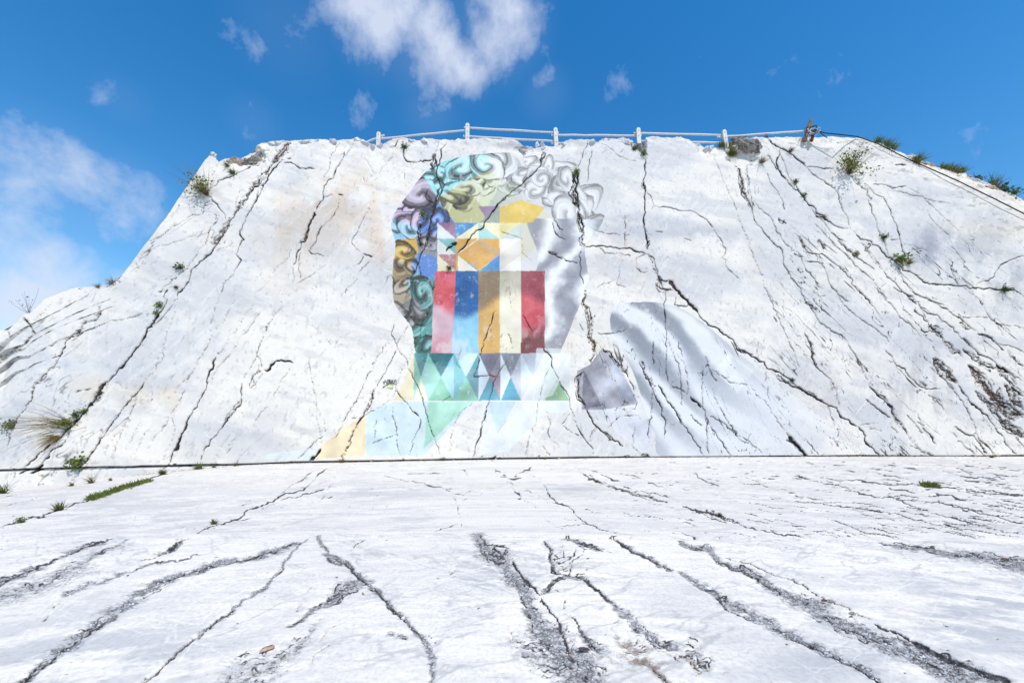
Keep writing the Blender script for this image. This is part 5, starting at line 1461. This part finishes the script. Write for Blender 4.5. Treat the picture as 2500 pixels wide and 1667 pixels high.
def place(x, y, where):
    if where == 'wall': p = on_wall(x, y, .0); p.y -= .01; return p
    if where == 'rim':
        X, Z = wall_hit(x, y); Zt = float(np.interp(X, xs, ztop)); return Vector((X, wall_y(X, Zt - .05) + .03, min(Z, Zt) - .02))
    return on_floor(x, y)
def plant(x, y, size, kind, where, label, cat='plant', group=None, d=None, seed=None):
    size = size * (.72 if where == 'rim' and kind != 'bare' else .68 if where == 'floor' else .8 if kind in ('leafy', 'dark') else 1)
    p = place(x, y, where); k = (p - Vector((0, 0, CAM_H))).length / FPX; S = size * k
    dr = d or (OUT if where == 'wall' else Vector((0, -.25, 1)))
    root = empty({'shrub': 'shrub', 'leafy': 'leafy_plant', 'green': 'tufted_plant', 'dry': 'dry_tuft', 'dark': 'small_plant', 'bare': 'bare_shrub', 'mixed': 'shrub'}[kind], p)
    tag(root, label, cat, group)
    B = lambda mb, nm, mat: mb.build(nm, mat, root, loc=p)
    bw = max(.008, k * .9)
    if kind in ('shrub', 'mixed'):
        m = MB(); t = twigs(m, p, 26, S * .75, dr, .55, max(.005, k * .22)); B(m, 'stems', L_TWIG)
        m = MB(); leaves(m, t, 210, max(S * .09, k * 1.9), S * .09); B(m, 'leaves', L_OLIVE)
        m = MB(); leaves(m, t[::2], 90, max(S * .09, k * 1.9), S * .08); B(m, 'fresh_leaves', L_GREEN)
        m = MB(); blades(m, p, 80, S * 1.5, dr + Vector((0, 0, .15)), .5, .25, k * .4, .02 * S); B(m, 'dry_stalks', L_DRY if kind == 'mixed' else L_TWIG)
    elif kind == 'leafy':
        m = MB(); t = twigs(m, p, 14, S * .5, dr, .7, max(.004, k * .2)); B(m, 'stems', L_TWIG)
        m = MB(); leaves(m, t, 150, max(S * .22, k * 2.2), S * .16); B(m, 'leaves', L_GREEN)
    elif kind == 'green':
        m = MB(); blades(m, p, 70, S * .9, dr, .55, .6, bw, S * .16); B(m, 'blades', L_GREEN)
        m = MB(); blades(m, p, 30, S * .8, dr, .6, .8, bw, S * .18); B(m, 'dry_blades', L_DRY)
    elif kind == 'dry':
        m = MB(); blades(m, p, 64, S, dr, .45, .8, k * .6, S * .10, 5); B(m, 'dry_blades', L_DRY)
        m = MB(); blades(m, p, 24, S * .5, dr, .5, .6, bw, S * .10); B(m, 'green_blades', L_OLIVE)
    elif kind == 'dark':
        m = MB(); blades(m, p, 46, S * .8, dr, .8, .4, bw, S * .12); B(m, 'blades', L_DARK)
        m = MB(); leaves(m, [p + dr * S * .25], 40, max(S * .25, k * 2), S * .22); B(m, 'leaves', L_DARK)
    elif kind == 'bare':
        m = MB(); t = twigs(m, p, 10, S, Vector((-.35, 0, .8)), .45, k * .3, -.1); B(m, 'stems', L_TWIG)
        m = MB(); leaves(m, t, 18, k * 3, S * .06); B(m, 'leaves', L_DARK)
    return root
W, F, RM = 'wall', 'floor', 'rim'
plant(506, 477, 50, 'mixed', W, 'twiggy green bush with long dry stalks near the upper left edge of the wall', 'bush', d=Vector((-.30, -.7, .55)))
plant(2070, 428, 56, 'mixed', W, 'large sprawling green bush with dry seed stalks high on the right of the wall', 'bush', d=Vector((.0, -.6, .8)))
plant(160, 1040, 92, 'dry', W, 'long arching dry grass spreading left from the widest crack at lower left', 'tuft', d=Vector((-.95, -.5, .35)))
plant(162, 1034, 22, 'leafy', W, 'green sprig at the root of the long arching dry grass', 'plant')
plant(136, 1066, 34, 'dry', W, 'brown dead grass clump hanging below the long arching dry grass', 'tuft', d=Vector((-.5, -.5, -.3)))
plant(201, 1004, 20, 'leafy', W, 'small bright leafy plant in the widest crack just above the long dry grass')
plant(184, 1016, 20, 'dark', W, 'dark small plant in the crack just left of the bright leafy plant')
plant(22, 1040, 22, 'leafy', W, 'small green plant in the thin crack at the far left edge of the picture')
plant(192, 1133, 32, 'leafy', W, 'bright green plant where a crack meets the saw cut at lower left')
plant(391, 748, 18, 'leafy', W, 'upper of two small plants in the steep crack on the left of the wall')
plant(380, 766, 13, 'leafy', W, 'lower of two small plants in the steep crack on the left of the wall')
plant(439, 655, 22, 'dark', W, 'spiky little plant in a fine crack below the left bush')
plant(570, 426, 14, 'green', W, 'tiny grass tuft in the sloping crack under the dark grey rock')
plant(557, 407, 14, 'dry', W, 'tiny dry tuft below the tan rock at the upper left corner')
plant(430, 703, 9, 'dry', W, 'tiny brown tuft in the crack below the spiky little plant')
plant(274, 692, 26, 'dry', RM, 'dry grass on the left ledge where it meets the slanting edge', 'tuft', d=Vector((-.4, -.2, .8)))
plant(237, 702, 16, 'dry', RM, 'short dry grass on the left ledge', 'tuft')
plant(72, 764, 40, 'bare', RM, 'leafless thin shrub on the ledge at the far left', 'shrub')
plant(989, 362, 20, 'dark', W, 'small plant under the rim left of the second fence post')
plant(1035, 530, 24, 'leafy', W, 'green sprig growing through the coloured scrolls on the left of the mural')
plant(1028, 598, 14, 'dark', W, 'dark tuft in the crack through the scrolls below the green sprig')
plant(1098, 657, 20, 'dark', W, 'small plant at the upper left corner of the red mural column')
plant(1112, 597, 12, 'dark', W, 'tiny dark tuft beside the small triangles of the mural')
plant(1406, 428, 22, 'leafy', W, 'green sprig in the crack through the grey scrolls on the right of the mural')
plant(1571, 378, 22, 'leafy', W, 'bright green plant under the tall grey rock in the notch')
plant(1550, 362, 14, 'green', W, 'small tuft left of the tall grey rock in the notch')
for i, (x, y, s_) in enumerate([(1762, 356, 18), (1778, 364, 24), (1796, 370, 22)]):
    plant(x, y, s_, 'green', W, ['leftmost of three grass tufts under the fifth fence post', 'middle of three grass tufts left of the brown earth pocket', 'grass tuft touching the left side of the brown earth pocket'][i], 'tuft')
plant(1858, 398, 18, 'dry', W, 'dead grass in the brown earth pocket under the boulder', 'tuft')
plant(1872, 334, 12, 'dry', RM, 'tiny dry tuft on the rim below the last fence rail')
plant(1929, 371, 12, 'dry', W, 'tiny dry tuft in the long crack left of the large bush')
plant(1942, 446, 14, 'dark', W, 'upper of two dark tufts in the fine crack left of the large bush')
plant(1962, 479, 18, 'dark', W, 'lower of two dark tufts in the fine crack left of the large bush')
plant(2013, 532, 10, 'dry', W, 'tiny brown tuft in the long crack below the two dark tufts')
plant(2154, 583, 18, 'dark', W, 'spidery plant in the crack above the leafy green plant on the right')
plant(2196, 640, 28, 'leafy', W, 'leafy green plant where two cracks meet on the right of the wall')
plant(2217, 644, 14, 'dry', W, 'tiny dry tuft touching the leafy green plant on the right')
plant(2089, 622, 12, 'leafy', W, 'tiny sprig in the rust stained crack on the right')
plant(2446, 710, 18, 'dark', W, 'small dark plant in the level crack near the right edge')
plant(1933, 929, 13, 'dark', W, 'tiny spiky plant in the long crack at lower right of the mural')
for i, (x, y, s_) in enumerate([(2146, 344, 22), (2166, 350, 28), (2184, 356, 24)]):
    plant(x, y, s_, 'green', RM, ['left part of the first grass patch on the right rim', 'middle of the first grass patch on the right rim', 'right end of the first grass patch on the right rim'][i], 'tuft', d=Vector((.3, -.3, .8)))
plant(2241, 393, 22, 'green', W, 'grass tuft where the cable crosses the right rim', 'tuft')
for i, (x, y, s_) in enumerate([(2312, 407, 22), (2332, 408, 26), (2352, 412, 24)]):
    plant(x, y, s_, 'green', RM, ['left part of the second grass patch on the right rim', 'middle of the second grass patch on the right rim', 'right end of the second grass patch on the right rim'][i], 'tuft', d=Vector((.3, -.3, .8)))
plant(2403, 429, 20, 'dark', RM, 'lone dark tuft between the second grass patch and the tall grass on the rim', 'tuft')
plant(2446, 448, 36, 'green', RM, 'tallest bright grass tuft near the right end of the rim', 'tuft')
plant(2472, 456, 28, 'dark', RM, 'dark grass tuft just right of the tallest tuft on the rim', 'tuft')
plant(2494, 466, 26, 'dark', RM, 'dark grass at the right edge of the picture on the rim', 'tuft')
for x, y, s_, k_, lb in [(10, 1187, 26, 'green', 'grass at the wall foot in the far left corner'), (181, 1166, 14, 'dry', 'small tuft at the wall foot below the bright green plant'), (228, 1160, 26, 'dry', 'brown grass tuft at the wall foot right of the bright green plant'),
        (274, 1156, 10, 'dry', 'tiny tuft at the wall foot right of the brown grass tuft'), (400, 1146, 20, 'green', 'grass tuft at the wall foot above the moss strip'), (488, 1138, 24, 'green', 'wide grass tuft at the wall foot left of the pale yellow corner'),
        (524, 1136, 12, 'dry', 'dry tuft just right of the wide grass tuft at the wall foot'), (575, 1135, 12, 'dry', 'small dry tuft at the wall foot near the mural tip'), (728, 1130, 14, 'dry', 'dry tuft at the wall foot left of the pale yellow corner'),
        (803, 1126, 22, 'green', 'green tuft at the foot of the pale yellow mural corner'), (836, 1129, 22, 'dry', 'dry tuft right of the green tuft under the pale yellow corner'), (982, 1125, 22, 'leafy', 'bright green plant at the wall foot under the pale blue wash'),
        (1082, 1124, 17, 'dry', 'brown green tuft at the wall foot right of the bright green plant'), (1330, 1121, 9, 'dry', 'tiny tuft at the wall foot under the grey facets'), (2420, 1117, 12, 'dry', 'tiny dry tuft at the wall foot at far right'),
        (148, 1244, 26, 'green', 'upright grass tuft in the floor crack at lower left'), (54, 1274, 18, 'leafy', 'tiny green plant in the floor crack at the left edge'), (523, 1278, 18, 'green', 'small grass tuft in the floor crack left of centre'),
        (1458, 1176, 14, 'leafy', 'tiny green plant in the floor crack right of centre'), (1756, 1260, 14, 'green', 'tiny grass tuft in the floor crack at right near the slab step')]:
    plant(x, y, s_, k_, F, lb, 'plant' if k_ == 'leafy' else 'tuft', d=Vector((0, -.4, .9)))
# moss and grass filling two floor cracks
def moss(pts, n, size, label):
    m = MB(); P = np.array(pts); L = np.concatenate([[0], np.cumsum(np.hypot(*np.diff(P, axis=0).T))])
    for _ in range(n):
        t = rnd.random() * L[-1]; x, y = np.interp(t, L, P[:, 0]) + rnd.gauss(0, 3), np.interp(t, L, P[:, 1]) + rnd.gauss(0, 2.2); p = on_floor(x, y); k = (p - Vector((0, 0, CAM_H))).length / FPX
        blades(m, p, 5, size * k * rnd.uniform(.5, 1), Vector((0, -.2, .8)), .6, .5, k * 1.3, .03, 3)
    o = m.build('moss', L_OLIVE, loc=on_floor(*pts[0])); o['label'] = label; tag(o, kind='stuff')
    return o
moss([(216, 1220), (250, 1210), (290, 1194), (330, 1182), (366, 1171)], 420, 9, 'strip of moss and low grass in the floor crack at left')
moss([(2250, 1185), (2270, 1186), (2290, 1189)], 90, 9, 'short strip of moss in the floor crack at right')

# ------------------------------------------------------------------ loose things on the floor
def on_slab(x, y, up=0): p = on_floor(x, y); p.z += up - .004; return p
for i, (x, y, s_, lb) in enumerate([(2081, 1499, 13, 'white pebble in the broad dark seam at lower right'), (1730, 1438, 16, 'flat white stone in the seam right of centre'), (1310, 1460, 17, 'flat white chip in the middle of the central crushed seam'),
        (986, 1508, 12, 'pale stone in the narrow seam left of the central seam'), (2380, 1312, 11, 'small white stone lying on the step at far right'), (2072, 1309, 8, 'small round grey pebble on the step right of centre'), (2030, 1470, 12, 'dark pebble in the broad seam at lower right'),
        (1716, 1118, 8, 'left small white stone at the wall foot under the pale folds'), (1752, 1118, 8, 'right small white stone at the wall foot under the pale folds'), (598, 1472, 9, 'small stone in the sparse seam at lower left')]):
    p = on_slab(x, y); k = (p - Vector((0, 0, CAM_H))).length / FPX
    o = link('stone', stone_mesh('stone', M_GREY if 'grey' in lb or 'dark' in lb else M_WHITE, 12, s_ * k / 2, s_ * k * .42, s_ * k * .24, 500 + i, 1, .1)); o.location = p + Vector((0, 0, s_ * k * .12)); o.rotation_euler = (0, 0, rnd.uniform(0, 3)); tag(o, lb, 'stone')
def chip(x, y, L, w, h, rz, mat, label, name='wood_chip', slot=False):
    p = on_slab(x, y, .012); k = (p - Vector((0, 0, CAM_H))).length / FPX; L, w, h = .85 * L * k, .8 * w * k, .8 * h * k
    n = 7; m = MB(); v = []
    for i in range(n):
        t = i / (n - 1) - .5; e = (1 - abs(2 * t) ** 6 * .7); j = rnd.uniform(.8, 1.15)
        v += [Vector((t * L, -w / 2 * e * j, 0)), Vector((t * L, w / 2 * e * j, 0)), Vector((t * L, w / 2 * e * .7, h * e * j)), Vector((t * L, -w / 2 * e * .7, h * e))]
    f = [(4 * i + a, 4 * i + (a + 1) % 4, 4 * i + 4 + (a + 1) % 4, 4 * i + 4 + a) for i in range(n - 1) for a in range(4)] + [(3, 2, 1, 0), tuple(4 * (n - 1) + a for a in range(4))]
    m.add(v, f)
    if slot: root = empty(name, p); o = m.build('body', mat, root); m2 = MB(); m2.add([Vector((-L * .3, -w * .14, h * 1.02)), Vector((L * .34, -w * .14, h * 1.02)), Vector((L * .34, w * .2, h * 1.03)), Vector((-L * .3, w * .2, h * 1.03)), Vector((-L * .3, -w * .14, h * .8)), Vector((L * .34, -w * .14, h * .8)), Vector((L * .34, w * .2, h * .8)), Vector((-L * .3, w * .2, h * .8))], [(0, 1, 2, 3), (0, 4, 5, 1), (1, 5, 6, 2), (2, 6, 7, 3), (3, 7, 4, 0)]); m2.build('groove', M_DARK, root); o = root
    else: o = m.build(name, mat); o.location = p
    o.rotation_euler = (rnd.uniform(-.1, .1), rnd.uniform(-.05, .05), rz); return tag(o, label, 'wood chip')
chip(1426, 1589, 26, 8, 4, -.15, M_CHIP, 'dark brown splinter of wood beside the central crushed seam')
chip(1394, 1606, 14, 6, 3, -.9, M_CHIP2, 'pale orange wood chip in the central crushed seam')
chip(652, 1586, 28, 9, 5, .75, M_CHIP2, 'pale grooved piece of wood lying at lower left', slot=True)
chip(2013, 1470, 11, 5, 3, -.3, M_CHIP, 'reddish chip in the broad dark seam at right')
chip(2454, 1368, 12, 6, 3, -.1, M_CHIP, 'reddish chip in the upper right seam of the near slab')
chip(1432, 1660, 13, 7, 3, -1.2, M_CHIP, 'rusty chip at the bottom edge in the central seam')
# gravel that fills the crushed seams: more than anyone could count
g_ = np.random.default_rng(8); cand = np.argwhere((FB > .35) & (FY < 5.6)); cand = cand[g_.choice(len(cand), min(2600, len(cand)), replace=False)]
tm = [hull(9, 1, .8, .55, 700 + i) for i in range(8)]; gv, gf, off_ = [], [], 0
for j, i in cand:
    vv, ff = tm[g_.integers(0, 8)]; s_ = min(.003 + g_.exponential(.003), .014) * (.6 + FY[j, i] * .12); a = g_.uniform(0, 6.28); c_, sn = math.cos(a), math.sin(a)
    q = np.array(vv) * s_; q = np.stack([q[:, 0] * c_ - q[:, 1] * sn, q[:, 0] * sn + q[:, 1] * c_, q[:, 2]], 1) + np.array([FX[j, i] + g_.normal() * .01, FY[j, i] + g_.normal() * .01, FZ[j, i] + s_ * .12])
    gv.append(q); gf += [tuple(k + off_ for k in f) for f in ff]; off_ += len(q)
me = bpy.data.meshes.new('gravel'); me.from_pydata(np.concatenate(gv).tolist(), [], gf); me.materials.append(M_WHITE); me.update()
go = link('gravel', me); go['label'] = 'small loose stones filling the crushed seams of the near slab'; tag(go, kind='stuff')

# chips of stone and grit gathered along the foot of the wall
gv, gf, off_ = [], [], 0
for _ in range(620):
    x = g_.uniform(-60, 2560); y = np.interp(x, kerf[:, 0], kerf[:, 1]); 
    if x < 480: y += (480 - x) / 480 * 40
    X, Y = floor_hit(x, y); Y = float(wall_base(X)) - .05 - g_.exponential(.10); z = float(floor_z(X, Y)); vv, ff = tm[g_.integers(0, 8)]; s_ = min(.012 + g_.exponential(.014), .07)
    a = g_.uniform(0, 6.28); c_, sn = math.cos(a), math.sin(a); q = np.array(vv) * s_; q = np.stack([q[:, 0] * c_ - q[:, 1] * sn, q[:, 0] * sn + q[:, 1] * c_, q[:, 2]], 1) + np.array([X, Y, z + s_ * .2])
    gv.append(q); gf += [tuple(k + off_ for k in f) for f in ff]; off_ += len(q)
me = bpy.data.meshes.new('debris'); me.from_pydata(np.concatenate(gv).tolist(), [], gf); me.materials.append(M_TAN); me.update()
go = link('debris', me); go['label'] = 'small stone chips gathered along the foot of the wall'; tag(go, kind='stuff')
